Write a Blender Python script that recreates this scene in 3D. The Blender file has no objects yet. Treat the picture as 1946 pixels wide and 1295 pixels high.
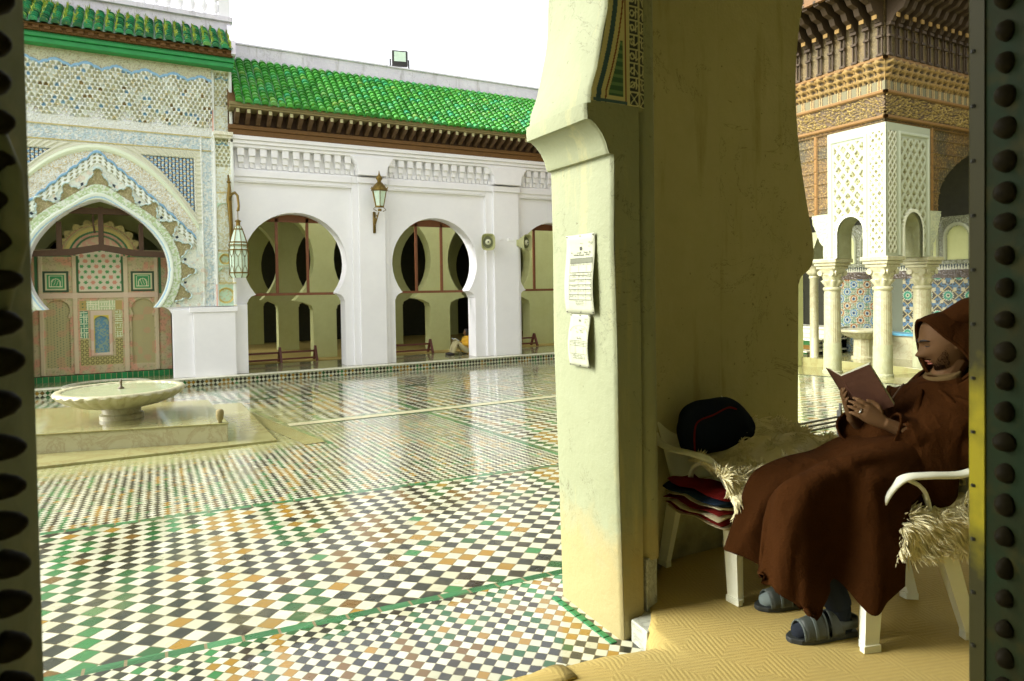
import bpy, bmesh, math, random
import numpy as np
from mathutils import Vector, Matrix

random.seed(7); rng = np.random.default_rng(7)
sc = bpy.context.scene
col = sc.collection
rad = math.radians

# ------------------------------------------------------------------ camera
HEAD = rad(28.3); PIT = math.atan(.0212); ROLL = .015
fwd = Vector((math.sin(HEAD)*math.cos(PIT), math.cos(HEAD)*math.cos(PIT), -math.sin(PIT)))
rw = Vector((math.cos(HEAD), -math.sin(HEAD), 0)); uw = rw.cross(fwd)
cr = math.cos(ROLL)*rw - math.sin(ROLL)*uw
cu = math.sin(ROLL)*rw + math.cos(ROLL)*uw
cam = bpy.data.cameras.new('camera'); camo = bpy.data.objects.new('camera', cam); col.objects.link(camo)
m = Matrix((cr, cu, -fwd)).transposed().to_4x4(); m.translation = (0, 0, 1.56)
camo.matrix_world = m
cam.sensor_width = 36; cam.lens = 1252/1946*36; cam.shift_y = -74/1946
cam.clip_start = .02; cam.clip_end = 500
cam.dof.use_dof = True; cam.dof.focus_distance = 5.5; cam.dof.aperture_fstop = 10
sc.camera = camo

# ------------------------------------------------------------------ light
world = bpy.data.worlds.new("World"); sc.world = world; world.use_nodes = True
wn = world.node_tree.nodes; wl = world.node_tree.links; wn.clear()
sky = wn.new('ShaderNodeTexSky'); sky.sky_type = 'NISHITA'; sky.sun_disc = False
sky.sun_elevation = rad(34); sky.sun_rotation = rad(290); sky.air_density = 1; sky.dust_density = 5; sky.ozone_density = .5
hs = wn.new('ShaderNodeHueSaturation'); hs.inputs['Saturation'].default_value = .12; hs.inputs['Value'].default_value = 1
bg = wn.new('ShaderNodeBackground'); bg.inputs[1].default_value = .15
wo = wn.new('ShaderNodeOutputWorld')
wl.new(sky.outputs[0], hs.inputs['Color']); wl.new(hs.outputs[0], bg.inputs[0]); wl.new(bg.outputs[0], wo.inputs[0])
sun = bpy.data.lights.new('sun', 'SUN'); sun.energy = .36; sun.angle = rad(26); sun.color = (1, .96, .88)
suno = bpy.data.objects.new('sun', sun); col.objects.link(suno)
el, az = rad(34), rad(290)      # compass azimuth of the sun, clockwise from +Y
sd = Vector((math.sin(az)*math.cos(el), math.cos(az)*math.cos(el), math.sin(el)))
suno.rotation_euler = sd.to_track_quat('Z', 'Y').to_euler(); suno.location = (0, 0, 30)
sc.view_settings.view_transform = 'Standard'; sc.view_settings.look = 'None'
sc.view_settings.exposure = 1.78; sc.view_settings.gamma = 1
sc.cycles.max_bounces = 8; sc.cycles.diffuse_bounces = 5

# ------------------------------------------------------------------ object helpers
def tag(o, label=None, cat=None, group=None, kind=None):
    if label: o['label'] = label
    if cat: o['category'] = cat
    if group: o['group'] = group
    if kind: o['kind'] = kind
    return o
def empty(name, loc=(0, 0, 0), rz=0, label=None, cat=None, group=None):
    o = bpy.data.objects.new(name, None); col.objects.link(o); o.location = loc; o.rotation_euler = (0, 0, rz)
    o.empty_display_size = .1
    return tag(o, label, cat, group)
def copy_tree(o, parent=None):
    c = o.copy(); col.objects.link(c)
    if parent: c.parent = parent
    for ch in [x for x in bpy.data.objects if x.parent == o]: copy_tree(ch, c)
    return c
class MB:
    def __init__(s): s.v = []; s.f = []
    def add(s, vs, fs):
        n = len(s.v); s.v += [tuple(p) for p in vs]; s.f += [tuple(i+n for i in f) for f in fs]; return s
    def box(s, x0, x1, y0, y1, z0, z1):
        return s.add([(x0,y0,z0),(x1,y0,z0),(x1,y1,z0),(x0,y1,z0),(x0,y0,z1),(x1,y0,z1),(x1,y1,z1),(x0,y1,z1)],
              [(3,2,1,0),(4,5,6,7),(0,1,5,4),(1,2,6,5),(2,3,7,6),(3,0,4,7)])
    def obox(s, p0, p1, w, h, up=(0,0,1)):   # bar between two points, w across, h along up
        p0 = Vector(p0); p1 = Vector(p1); d = (p1-p0).normalized(); up = Vector(up)
        a = d.cross(up)
        if a.length < 1e-4: a = d.cross(Vector((1, 0, 0)))
        a.normalize(); b = a.cross(d).normalized()
        vs = []
        for p in (p0, p1):
            for i, j in ((-1,-1),(1,-1),(1,1),(-1,1)): vs.append(p + a*w/2*i + b*h/2*j)
        return s.add(vs, [(3,2,1,0),(4,5,6,7),(0,1,5,4),(1,2,6,5),(2,3,7,6),(3,0,4,7)])
    def tube(s, pts, r, n=8, cap=True, flat=1.0, up=None):
        pts = [Vector(p) for p in pts]; rs = r if isinstance(r, (list, tuple)) else [r]*len(pts)
        rings = []; prev = None
        for i, p in enumerate(pts):
            t = (pts[min(i+1, len(pts)-1)] - pts[max(i-1, 0)]).normalized()
            if prev is None:
                u = Vector(up) if up is not None else (Vector((0,0,1)) if abs(t.z) < .9 else Vector((1,0,0)))
            else: u = prev
            a = (u - t*u.dot(t)).normalized(); prev = a; b = t.cross(a)
            rings.append([p + (a*math.cos(2*math.pi*k/n)*flat + b*math.sin(2*math.pi*k/n))*rs[i] for k in range(n)])
        return s.loft(rings, cap)
    def loft(s, rings, cap=True, closed=True):
        n = len(rings[0]); vs = [p for r in rings for p in r]; fs = []
        for i in range(len(rings)-1):
            for k in range(n if closed else n-1):
                k2 = (k+1) % n
                fs.append((i*n+k, i*n+k2, (i+1)*n+k2, (i+1)*n+k))
        if cap and closed:
            fs.append(tuple(range(n))[::-1]); fs.append(tuple((len(rings)-1)*n+k for k in range(n)))
        return s.add(vs, fs)
    def lathe(s, prof, c=(0,0,0), n=24, fl=None, a0=0, a1=2*math.pi, cap=True):
        rings = []
        for r, z in prof:
            rg = []
            for k in range(n):
                a = a0 + (a1-a0)*k/n; rr = r*(1 + (fl(a, r, z) if fl else 0))
                rg.append((c[0]+rr*math.cos(a), c[1]+rr*math.sin(a), c[2]+z))
            rings.append(rg)
        return s.loft(rings, cap)
    def prism(s, poly, o, u, v, d):   # 2-D polygon (concave ok) in the plane o,u,v pushed along d
        o, u, v, d = Vector(o), Vector(u), Vector(v), Vector(d)
        from mathutils.geometry import tessellate_polygon
        P = [o+u*a+v*b for a, b in poly]; n = len(P)
        tr = tessellate_polygon([[Vector((a, b, 0)) for a, b in poly]])
        vs = P + [p+d for p in P]
        fs = [tuple(t) for t in tr] + [tuple(i+n for i in t[::-1]) for t in tr]
        fs += [(i, (i+1) % n, (i+1) % n+n, i+n) for i in range(n)]
        return s.add(vs, fs)
    def sheet(s, grid):
        nj = len(grid[0]); vs = [p for r in grid for p in r]
        return s.add(vs, [(i*nj+j, i*nj+j+1, (i+1)*nj+j+1, (i+1)*nj+j) for i in range(len(grid)-1) for j in range(nj-1)])
    def build(s, name, mat, parent=None, smooth=False, recalc=True, bevel=0, subsurf=0, solid=0, angle=None):
        me = bpy.data.meshes.new(name); me.from_pydata(s.v, [], s.f); me.update()
        if recalc:
            bm = bmesh.new(); bm.from_mesh(me); bmesh.ops.recalc_face_normals(bm, faces=bm.faces); bm.to_mesh(me); bm.free()
        o = bpy.data.objects.new(name, me); col.objects.link(o)
        if mat: me.materials.append(mat)
        if parent: o.parent = parent
        if smooth:
            me.polygons.foreach_set('use_smooth', [True]*len(me.polygons))
            if angle:
                try: me.set_sharp_from_angle(angle=rad(angle))
                except Exception: pass
        if solid:
            md = o.modifiers.new('t', 'SOLIDIFY'); md.thickness = solid; md.offset = 0
        if bevel:
            md = o.modifiers.new('b', 'BEVEL'); md.width = bevel; md.segments = 2; md.limit_method = 'ANGLE'
        if subsurf:
            md = o.modifiers.new('s', 'SUBSURF'); md.levels = subsurf; md.render_levels = subsurf
        return o

# height-field relief with a painted surface, all arrays in numpy
def relief(name, o, u, v, nrm, w, h, res, fn, mat, parent=None):
    nx, ny = max(2, int(w/res)), max(2, int(h/res))
    U, V = np.meshgrid(np.linspace(0, w, nx+1), np.linspace(0, h, ny+1))
    H, C, M = fn(U, V)
    o = np.array(o, float); u = np.array(u, float); v = np.array(v, float); nrm = np.array(nrm, float)
    P = o + U[..., None]*u + V[..., None]*v + H[..., None]*nrm
    idx = np.arange((nx+1)*(ny+1)).reshape(ny+1, nx+1)
    Q = np.stack([idx[:-1, :-1], idx[:-1, 1:], idx[1:, 1:], idx[1:, :-1]], -1).reshape(-1, 4)
    if M is not None:
        keep = (M[:-1, :-1] & M[:-1, 1:] & M[1:, 1:] & M[1:, :-1]).reshape(-1); Q = Q[keep]
    me = bpy.data.meshes.new(name)
    me.vertices.add(P.size//3); me.vertices.foreach_set('co', P.reshape(-1))
    me.loops.add(Q.size); me.loops.foreach_set('vertex_index', Q.reshape(-1).astype(np.int32))
    me.polygons.add(len(Q)); me.polygons.foreach_set('loop_start', np.arange(0, Q.size, 4, dtype=np.int32))
    me.polygons.foreach_set('loop_total', np.full(len(Q), 4, dtype=np.int32))
    me.update(calc_edges=True)
    ca = me.color_attributes.new('Col', 'FLOAT_COLOR', 'POINT')
    cc = np.ones(C.shape[:2]+(4,)); cc[..., :3] = C; ca.data.foreach_set('color', cc.reshape(-1).astype(np.float32))
    me.materials.append(mat)
    ob = bpy.data.objects.new(name, me); col.objects.link(ob)
    if parent: ob.parent = parent
    return ob
def vnoise(U, V, s, seed=0):   # smooth value noise
    r = np.random.default_rng(seed); T = r.random((256, 256))
    x = U/s; y = V/s; xi = np.floor(x).astype(int); yi = np.floor(y).astype(int); fx = x-xi; fy = y-yi
    fx = fx*fx*(3-2*fx); fy = fy*fy*(3-2*fy)
    g = lambda a, b: T[a % 256, b % 256]
    return (g(xi, yi)*(1-fx)+g(xi+1, yi)*fx)*(1-fy) + (g(xi, yi+1)*(1-fx)+g(xi+1, yi+1)*fx)*fy
def hsh(i, j, seed=0):
    r = np.random.default_rng(seed); T = r.random((512, 512)); return T[i.astype(int) % 512, j.astype(int) % 512]
def mixc(C, c, m):
    m = np.clip(m, 0, 1)[..., None]; return C*(1-m) + np.array(c)*m

# ------------------------------------------------------------------ material helpers
class S:      # arithmetic on shader sockets
    def __init__(s, nt, k): s.nt = nt; s.k = k
    def _m(s, op, *a):
        n = s.nt.nodes.new('ShaderNodeMath'); n.operation = op
        for i, x in enumerate((s,)+a):
            if isinstance(x, S): s.nt.links.new(x.k, n.inputs[i])
            else: n.inputs[i].default_value = x
        return S(s.nt, n.outputs[0])
    def __add__(s, b): return s._m('ADD', b)
    def __radd__(s, b): return s._m('ADD', b)
    def __sub__(s, b): return s._m('SUBTRACT', b)
    def __rsub__(s, b): return (s*-1.0)+b
    def __mul__(s, b): return s._m('MULTIPLY', b)
    def __rmul__(s, b): return s._m('MULTIPLY', b)
    def __truediv__(s, b): return s._m('DIVIDE', b)
    def floor(s): return s._m('FLOOR')
    def fract(s): return s._m('FRACT')
    def abs(s): return s._m('ABSOLUTE')
    def mod(s, b): return s._m('FLOORED_MODULO', b)
    def lt(s, b): return s._m('LESS_THAN', b)
    def gt(s, b): return s._m('GREATER_THAN', b)
    def min(s, b): return s._m('MINIMUM', b)
    def max(s, b): return s._m('MAXIMUM', b)
    def pow(s, b): return s._m('POWER', b)
def new_mat(name, rough=.6, base=(.8, .8, .8), metal=0, spec=None, ior=None):
    mt = bpy.data.materials.new(name); mt.use_nodes = True
    b = mt.node_tree.nodes['Principled BSDF']
    b.inputs['Base Color'].default_value = (*base, 1); b.inputs['Roughness'].default_value = rough; b.inputs['Metallic'].default_value = metal
    if spec is not None: b.inputs['Specular IOR Level'].default_value = spec
    if ior: b.inputs['IOR'].default_value = ior
    return mt, mt.node_tree, b
def coords(nt, kind='Object'):
    t = nt.nodes.new('ShaderNodeTexCoord'); sp = nt.nodes.new('ShaderNodeSeparateXYZ'); nt.links.new(t.outputs[kind], sp.inputs[0])
    return [S(nt, sp.outputs[i]) for i in range(3)], t.outputs[kind]
def comb(nt, x, y, z):
    n = nt.nodes.new('ShaderNodeCombineXYZ')
    for i, a in enumerate((x, y, z)):
        if isinstance(a, S): nt.links.new(a.k, n.inputs[i])
        else: n.inputs[i].default_value = a
    return n.outputs[0]
def noise(nt, vec, scale, detail=3, rough=.55, dist=0):
    n = nt.nodes.new('ShaderNodeTexNoise'); n.inputs['Scale'].default_value = scale; n.inputs['Detail'].default_value = detail
    n.inputs['Roughness'].default_value = rough; n.inputs['Distortion'].default_value = dist
    if vec is not None: nt.links.new(vec, n.inputs['Vector'])
    return S(nt, n.outputs['Fac'])
def white(nt, vec):
    n = nt.nodes.new('ShaderNodeTexWhiteNoise'); n.noise_dimensions = '3D'; nt.links.new(vec, n.inputs['Vector']); return S(nt, n.outputs['Value'])
def mix(nt, fac, a, b):
    n = nt.nodes.new('ShaderNodeMix'); n.data_type = 'RGBA'
    if isinstance(fac, S): nt.links.new(fac.k, n.inputs[0])
    else: n.inputs[0].default_value = fac
    for i, c in ((6, a), (7, b)):
        if isinstance(c, (tuple, list)): n.inputs[i].default_value = (*c[:3], 1)
        else: nt.links.new(c, n.inputs[i])
    return n.outputs[2]
def ramp(nt, fac, stops, interp='LINEAR'):
    n = nt.nodes.new('ShaderNodeValToRGB'); n.color_ramp.interpolation = interp
    e = n.color_ramp.elements
    while len(e) < len(stops): e.new(.5)
    for k, (p, c) in enumerate(stops): e[k].position = p; e[k].color = (*c, 1)
    nt.links.new(fac.k, n.inputs[0]); return n.outputs[0]
def bump(nt, b, h, strength=.3, dist=.01):
    n = nt.nodes.new('ShaderNodeBump'); n.inputs['Strength'].default_value = strength; n.inputs['Distance'].default_value = dist
    nt.links.new(h.k, n.inputs['Height']); nt.links.new(n.outputs[0], b.inputs['Normal']); return n

def plaster(name, c1, c2, stain=None, sc_=1.0, bs=.25, low=None, rough=.75):
    mt, nt, b = new_mat(name, rough); (x, y, z), v = coords(nt)
    n1 = noise(nt, v, 1.3*sc_, 5, .6); n2 = noise(nt, v, 9*sc_, 4, .6); n3 = noise(nt, v, 60*sc_, 3)
    c = mix(nt, ((n1-.5)*1.6+.5+(n2-.5)*.6).max(0).min(1), c1, c2)
    if stain:
        st = noise(nt, comb(nt, x*6.0, y*6.0, z*.8), 1.0, 5, .65)
        c = mix(nt, ((st-.56)*4.0).max(0).min(.55), c, stain)
        sp = noise(nt, v, 38, 2, .5)
        c = mix(nt, ((sp-.72)*12).max(0).min(.7), c, (.10, .09, .05))
        ck = noise(nt, v, 1.9, 6, .7, .8); cm_ = noise(nt, v, 1.1, 2)
        c = mix(nt, (((ck-.5).abs()*-160.0+1.0).max(0)*(cm_-.52).gt(0.0)*.55), c, (.09, .08, .04))
    if low:
        zz, dirt = low
        g = ((z*-1.0+zz)*3.0 + (n2-.5)*1.2).max(0).min(.75)
        c = mix(nt, g, c, dirt)
    nt.links.new(c, b.inputs['Base Color'])
    bump(nt, b, n2*1.0+n3*.25+n1*1.5, bs, .02)
    return mt
M = {}
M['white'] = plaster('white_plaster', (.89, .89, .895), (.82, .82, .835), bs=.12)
M['cream'] = plaster('cream_plaster', (.26, .285, .165), (.215, .235, .125), stain=(.42, .38, .16), bs=.35, low=(.55, (.34, .27, .10)))
M['shade'] = plaster('shaded_plaster', (.48, .46, .25), (.38, .365, .175), stain=(.26, .22, .08), bs=.35, low=(.35, (.09, .075, .04)))  # same paint as cream, with the shaded faces' tone put into its colour
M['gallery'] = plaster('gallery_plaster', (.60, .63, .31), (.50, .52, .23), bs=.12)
M['parapet'] = plaster('parapet_plaster', (.62, .58, .66), (.80, .78, .82), stain=(.35, .33, .30), bs=.3)
def marble(name, a, bcol, vein, rough=.25, sc_=1.0):
    mt, nt, b = new_mat(name, rough); (x, y, z), v = coords(nt)
    n1 = noise(nt, v, 2.2*sc_, 6, .65, 1.5); n2 = noise(nt, v, 7*sc_, 5, .6)
    c = mix(nt, n2, a, bcol); w = ((n1-.5).abs()*-22.0+1.0).max(0)
    c = mix(nt, w*.5, c, vein); nt.links.new(c, b.inputs['Base Color']); bump(nt, b, n2, .08, .01); return mt
M['marble'] = marble('cream_marble', (.46, .45, .29), (.35, .33, .18), (.26, .20, .10), .3)
M['wetmarble'] = marble('wet_marble', (.32, .31, .14), (.23, .22, .085), (.20, .15, .05), .07, .6)
M['curbmarble'] = marble('white_marble_edge', (.80, .80, .66), (.70, .70, .52), (.5, .45, .25), .2)
M['plinth'] = marble('grey_marble', (.50, .52, .42), (.34, .36, .28), (.08, .07, .04), .3, 3)
def simple(name, c, rough=.6, metal=0, var=.3, sc_=8, bs=.15):
    mt, nt, b = new_mat(name, rough, metal=metal); _, v = coords(nt)
    n = noise(nt, v, sc_, 5, .6)
    cc = mix(nt, n, tuple(k*(1-var) for k in c), tuple(min(1, k*(1+var)) for k in c)); nt.links.new(cc, b.inputs['Base Color'])
    if bs: bump(nt, b, noise(nt, v, sc_*4, 3), bs, .01)
    return mt
M['redwood'] = simple('dark_red_wood', (.12, .028, .018), .5)
M['frame'] = simple('red_brown_frame', (.17, .055, .016), .5)
M['wood'] = simple('weathered_cedar', (.15, .072, .014), .7, sc_=14)
M['woodpale'] = simple('weathered_board', (.22, .18, .07), .8, sc_=10)
M['darkwood'] = simple('dark_cedar', (.07, .035, .014), .7, sc_=12)
M['beamgreen'] = simple('green_painted_wood', (.012, .26, .055), .45, sc_=3, var=.25)
M['brass'] = simple('aged_brass', (.20, .135, .03), .42, .8, sc_=30)
M['black'] = simple('black_metal', (.02, .02, .015), .45)
M['hornbeige'] = simple('horn_beige', (.42, .43, .20), .5, sc_=4, var=.1)
M['horngrey'] = simple('horn_dark', (.12, .13, .06), .5, sc_=4)
M['pale'] = simple('pale_disc', (.65, .66, .45), .5, sc_=4, var=.1)
M['greenglass'] = simple('greenish_glass', (.62, .78, .62), .12, sc_=12, var=.2)
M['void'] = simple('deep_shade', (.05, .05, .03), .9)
M['ceiling'] = simple('ceiling_wood', (.42, .34, .18), .8)
M['plastic'] = simple('white_plastic', (.78, .80, .62), .38, sc_=3, var=.06, bs=.02)
M['chrome'] = simple('grey_metal', (.25, .26, .22), .4, .6)
def vc_mat(name, rough=.6, bs=.2, fine=90, spec=None, dirt=.0, wet=0):
    mt, nt, b = new_mat(name, rough, spec=spec); _, v = coords(nt)
    a = nt.nodes.new('ShaderNodeVertexColor'); a.layer_name = 'Col'
    n = noise(nt, v, 5, 4); c = mix(nt, n*.35, a.outputs[0], (.30, .26, .13)) if dirt else a.outputs[0]
    nt.links.new(c, b.inputs['Base Color']); bump(nt, b, noise(nt, v, fine, 3), bs, .01); return mt
M['carved'] = vc_mat('painted_carved_plaster', .7)
M['carvedwood'] = vc_mat('carved_cedar_relief', .7, .4, 60)
M['zellige'] = vc_mat('glazed_mosaic', .25, .08, 50)

# tiles laid on the diagonal: coloured squares alternating with white
def tiles(nt, u, v, iscale_u, tint=1.0, diag=True):
    if diag: a = (u+v)*.70711*iscale_u; b_ = (u-v)*.70711*iscale_u
    else: a = u*iscale_u; b_ = v*iscale_u
    i = a.floor(); j = b_.floor(); fa = a.fract(); fb = b_.fract()
    par = (i+j).mod(2.0)                                   # 0 = coloured, 1 = white
    p = ((i+j)*.5).floor(); q = ((i-j)*.5).floor()
    r1 = white(nt, comb(nt, p, (q/6.0+white(nt, comb(nt, p, 3.3, 1.7))*5.0).floor(), 7.1)); r2 = white(nt, comb(nt, i, j, 2.2))
    sel = white(nt, comb(nt, i, j, 9.4))
    r = r1*sel.lt(.72) + r2*(1.0-sel.lt(.72))
    c = ramp(nt, r, [(0, (.016, .018, .014)), (.42, (.022, .015, .007)), (.50, (.008, .085, .018)), (.66, (.022, .17, .042)), (.76, (.30, .165, .012)), (.93, (.14, .07, .008))], 'CONSTANT')
    val = white(nt, comb(nt, i, j, 5.5))
    w = mix(nt, val, (.57, .58, .44), (.42, .42, .28))
    c = mix(nt, val*.18, c, (.12, .12, .07))
    c = mix(nt, par.gt(.5), c, w)
    chip = noise(nt, comb(nt, a*.9, b_*.9, 0.0), 1.6, 3, .7)
    e = fa.min(1.0-fa).min(fb.min(1.0-fb)); g = (e*-1.0+.010+chip*.075)*26.0
    c = mix(nt, g.max(0).min(1), c, (.16, .13, .06))
    return c, e, val, (i, j)

# ------------------------------------------------------------------ courtyard floor
SL = .045
def cz(y): return -SL*(y-3) if y > 3 else 0.0
def court_material():
    mt, nt, b = new_mat('court_zellige', .12); (x, y, z), v = coords(nt)
    wob = noise(nt, v, 6, 2); wob2 = noise(nt, comb(nt, x+40.0, y, z), 6, 2)
    X = x+(wob-.5)*.022; Y = y+(wob2-.5)*.022
    cA, eA, vA, ijA = tiles(nt, X, Y, 1/.089); cB, eB, vB, ijB = tiles(nt, X, Y, 1/.048); cF, eF, vF, ijF = tiles(nt, X, Y, 1/.115)
    far = y.gt(9.44).max(x.gt(3.52)*y.gt(5.2)*(x*.11+y-5.53).gt(0.0))
    cB = mix(nt, far, cB, cF)
    d1 = y+x*.09-3.21; d2 = y+x*.11-5.53
    inA = d1.gt(0.0)*d2.lt(0.0)
    c = mix(nt, inA, cB, cA)
    strips = None
    gj = white(nt, comb(nt, (x*6.5).floor(), (y*6.5).floor(), 1.0)); gc = mix(nt, gj, (.018, .10, .03), (.045, .19, .07))
    for d, w in ((d1.abs(), .030), (d2.abs(), .032), ((y-13.1).abs(), .05), (((x-3.52).abs()).max(y*-1.0+5.0), .045),
                 ((y-9.25).abs().max(1.0-x), .03), ((y-9.62).abs().max(1.0-x), .03), ((x+y*.107-2.55).abs().max(7.7-y), .04), ((y-16.9).abs(), .06)):
        m_ = d.lt(w); strips = m_ if strips is None else strips.max(m_)
    sj = ((x*6.5).fract()-.5).abs().gt(.46)
    gc = mix(nt, sj, gc, (.20, .16, .08)); c = mix(nt, strips, c, gc)
    # silt around the basin
    silt = (((x-1.0).max(0)+(x*-1.0-4.0).max(0))*1.0 + (8.1-y).max(0)*2.2 + (y-11.5).max(0)*1.2)
    c = mix(nt, (1.35-silt+(wob-.5)*1.2).max(0).min(1)*.8, c, (.36, .36, .15))
    grime = noise(nt, v, 1.7, 5, .65); c = mix(nt, ((grime-.55)*2.5).max(0).min(.35), c, (.22, .20, .09))
    nt.links.new(c, b.inputs['Base Color'])
    wet = noise(nt, v, 2.2, 4, .6)
    r = ((wet-.45)*.8+.26).max(.15).min(.5); nt.links.new(r.k, b.inputs['Roughness'])
    b.inputs['IOR'].default_value = 1.5; b.inputs['Coat Weight'].default_value = .95; b.inputs['Coat Roughness'].default_value = .05; b.inputs['Coat IOR'].default_value = 1.50; b.inputs['Specular IOR Level'].default_value = .2
    e = mix(nt, inA, comb(nt, (eB*8.0).min(1), 0.0, 0.0), comb(nt, (eA*14.0).min(1), 0.0, 0.0))
    sp = nt.nodes.new('ShaderNodeSeparateColor'); nt.links.new(e, sp.inputs[0])
    tilt = white(nt, comb(nt, ijA[0], ijA[1], 4.0))
    bn = bump(nt, b, S(nt, sp.outputs[0])*.5 + noise(nt, v, 16, 3)*.6 + noise(nt, v, 90, 2)*.08, .10, .012)
    cn = nt.nodes.new('ShaderNodeBump'); cn.inputs['Strength'].default_value = .10; cn.inputs['Distance'].default_value = .012
    nt.links.new((noise(nt, comb(nt, x, y, 0.0), 11, 4, .65)+tilt*.10).k, cn.inputs['Height']); nt.links.new(cn.outputs[0], b.inputs['Coat Normal'])
    return mt
M['court'] = court_material()
g = MB()
xs = [-14, -6, -2, 0, 2, 4, 8, 14.6]; ys = [2.2, 3, 5, 8, 12, 17.12]
g.sheet([[(x, y, cz(y)) for x in xs] for y in ys]); tag(g.build('courtyard_floor', M['court']), kind='structure')
g = MB(); g.box(-60, 90, -40, 110, -1.9, -1.5); tag(g.build('ground', M['void']), kind='structure')

def tileband(name, w, uaxis, side, ioff=0, rough=.2, n=1):
    mt, nt, b = new_mat(name, rough); (x, y, z), v = coords(nt)
    U = x if uaxis == 'x' else y
    c, e, val, ij = tiles(nt, U+ioff, (z+.63), 1/side, diag=True); nt.links.new(c, b.inputs['Base Color']); return mt
M['curbtile'] = tileband('curb_mosaic', .1, 'x', .066)
def hfloor(name, side, dirt=.3, rough=.2):
    mt, nt, b = new_mat(name, rough); (x, y, z), v = coords(nt)
    c, e, val, ij = tiles(nt, x, y, 1/side); n = noise(nt, v, 3, 4); c = mix(nt, n*dirt*1.6, c, (.28, .26, .09)); nt.links.new(c, b.inputs['Base Color'])
    b.inputs['Coat Weight'].default_value = .6; b.inputs['Coat Roughness'].default_value = .08
    bump(nt, b, e, .1, .005); return mt
M['gfloor'] = hfloor('gallery_mosaic', .07, .5)
# arcade platform: floor + mosaic curb with marble nosing
g = MB(); g.box(-14, 15, 17.06, 28, -.8, -.454); tag(g.build('gallery_floor', M['gfloor']), kind='structure')
cb = empty('tiled_curb', (0, 17, -.6), label='long low curb faced with black, white and ochre mosaic along the far arcade', cat='curb')
cb.location = (0, 0, 0)
g = MB(); g.box(-14, 14.5, 17.03, 17.058, -.75, -.475); g.build('mosaic_face', M['curbtile'], cb)
g = MB(); g.box(-14, 14.5, 16.99, 17.25, -.474, -.445); g.build('nosing', M['curbmarble'], cb, bevel=.008)
# curved marble ring set in the curb behind the basin
g = MB(); R_ = []
g.lathe([(.86, -.20), (.86, .005), (.80, .012), (.76, .005), (.76, -.2)], (-1.0, 17.12, -.44), 40, cap=False); rg = g.build('marble_ring', M['curbmarble'])
tag(rg, 'pale curved marble rim set into the curb behind the fountain bowl', 'rim')
# drains and green dividers laid on the court
def strip(name, p, q, w, mat, h=.004, dip=0):
    p = Vector((p[0], p[1], 0)); q = Vector((q[0], q[1], 0)); d = (q-p).normalized(); a = Vector((-d.y, d.x, 0))*w/2; n = 12; G = []
    for k in range(n+1):
        c = p+(q-p)*k/n
        G.append([(c+a*t).to_tuple()[:2]+(cz((c+a*t).y)+h,) for t in (-1, -.5, 0, .5, 1)])
    g = MB(); g.sheet(G); o = g.build(name, mat); tag(o, kind='structure'); return o
strip('marble_channel', (1.55, 9.43), (14.4, 9.43), .24, M['marble'], .005)
strip('drain_gutter', (1.13, 11.2), (1.58, 7.8), .24, M['wetmarble'], .006)

# fountain platform
pf = empty('fountain_platform', (0, 0, 0), label='two stepped pale marble platform under the scalloped fountain bowl', cat='platform')
def slab(poly, zb, zt, name, mat, par):
    g = MB(); g.prism(poly, (0, 0, zb), (1, 0, 0), (0, 1, 0), (0, 0, zt-zb)); return g.build(name, mat, par, bevel=.008)
slab([(-3.4, 8.3), (1.22, 8.2), (1.14, 11.25), (-3.4, 11.9)], -.55, -.205, 'lower_step', M['wetmarble'], pf)
slab([(-3.3, 9.45), (.70, 8.42), (.60, 10.35), (-3.3, 11.3)], -.21, .0, 'upper_slab', M['marble'], pf)
slab([(-3.3, 9.43), (.71, 8.40), (.61, 10.36), (-3.3, 11.33)], .001, .018, 'top_sheet', M['wetmarble'], pf)
M['bronzedark'] = simple('dark_spout_bronze', (.10, .07, .03), .5)
fb = empty('fountain_bowl', (-.42, 9.50, .018), label='wide scalloped marble basin brimming with water on a short round foot', cat='fountain')
g = MB(); g.lathe([(.27, 0), (.27, .05), (.235, .07), (.24, .15), (.26, .17)], n=32); g.build('foot', M['marble'], fb, smooth=True, angle=40)
fl = lambda a, r, z: .035*abs(math.sin(a*15))**.6 if r > .3 and z < .345 else 0
g = MB(); g.lathe([(.24, .13), (.33, .145), (.50, .18), (.64, .235), (.73, .29), (.775, .335), (.79, .352), (.775, .368), (.70, .366), (.66, .335), (.4, .25), (.1, .22)], n=180, fl=fl); g.build('bowl', M['marble'], fb, smooth=True, angle=50)
mt, nt, b = new_mat('water', .03, (.34, .38, .22), ior=1.33); _, v = coords(nt); bump(nt, b, noise(nt, v, 12, 3), .15, .01); M['water'] = mt
g = MB(); g.lathe([(.70, .355), (.35, .358), (.01, .36)], n=48, cap=False); g.build('water_surface', mt, fb, smooth=True)
g = MB(); g.lathe([(.035, .34), (.04, .37), (.016, .39), (.013, .43), (.018, .45), (.006, .48)], n=12); g.build('spout', M['bronzedark'], fb, smooth=True)
g = MB(); g.lathe([(.022, 0), (.022, .02), (.035, .04), (.045, .10), (.042, .14), (.030, .155), (.01, .16)], n=16)
fb.scale = (.90, .90, 1.0)
fo = g.build('stone_finial', M['woodpale'], smooth=True); fo.location = (.62, 8.47, .018); tag(fo, 'small rounded tan knob at the corner of the marble platform', 'knob')

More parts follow.
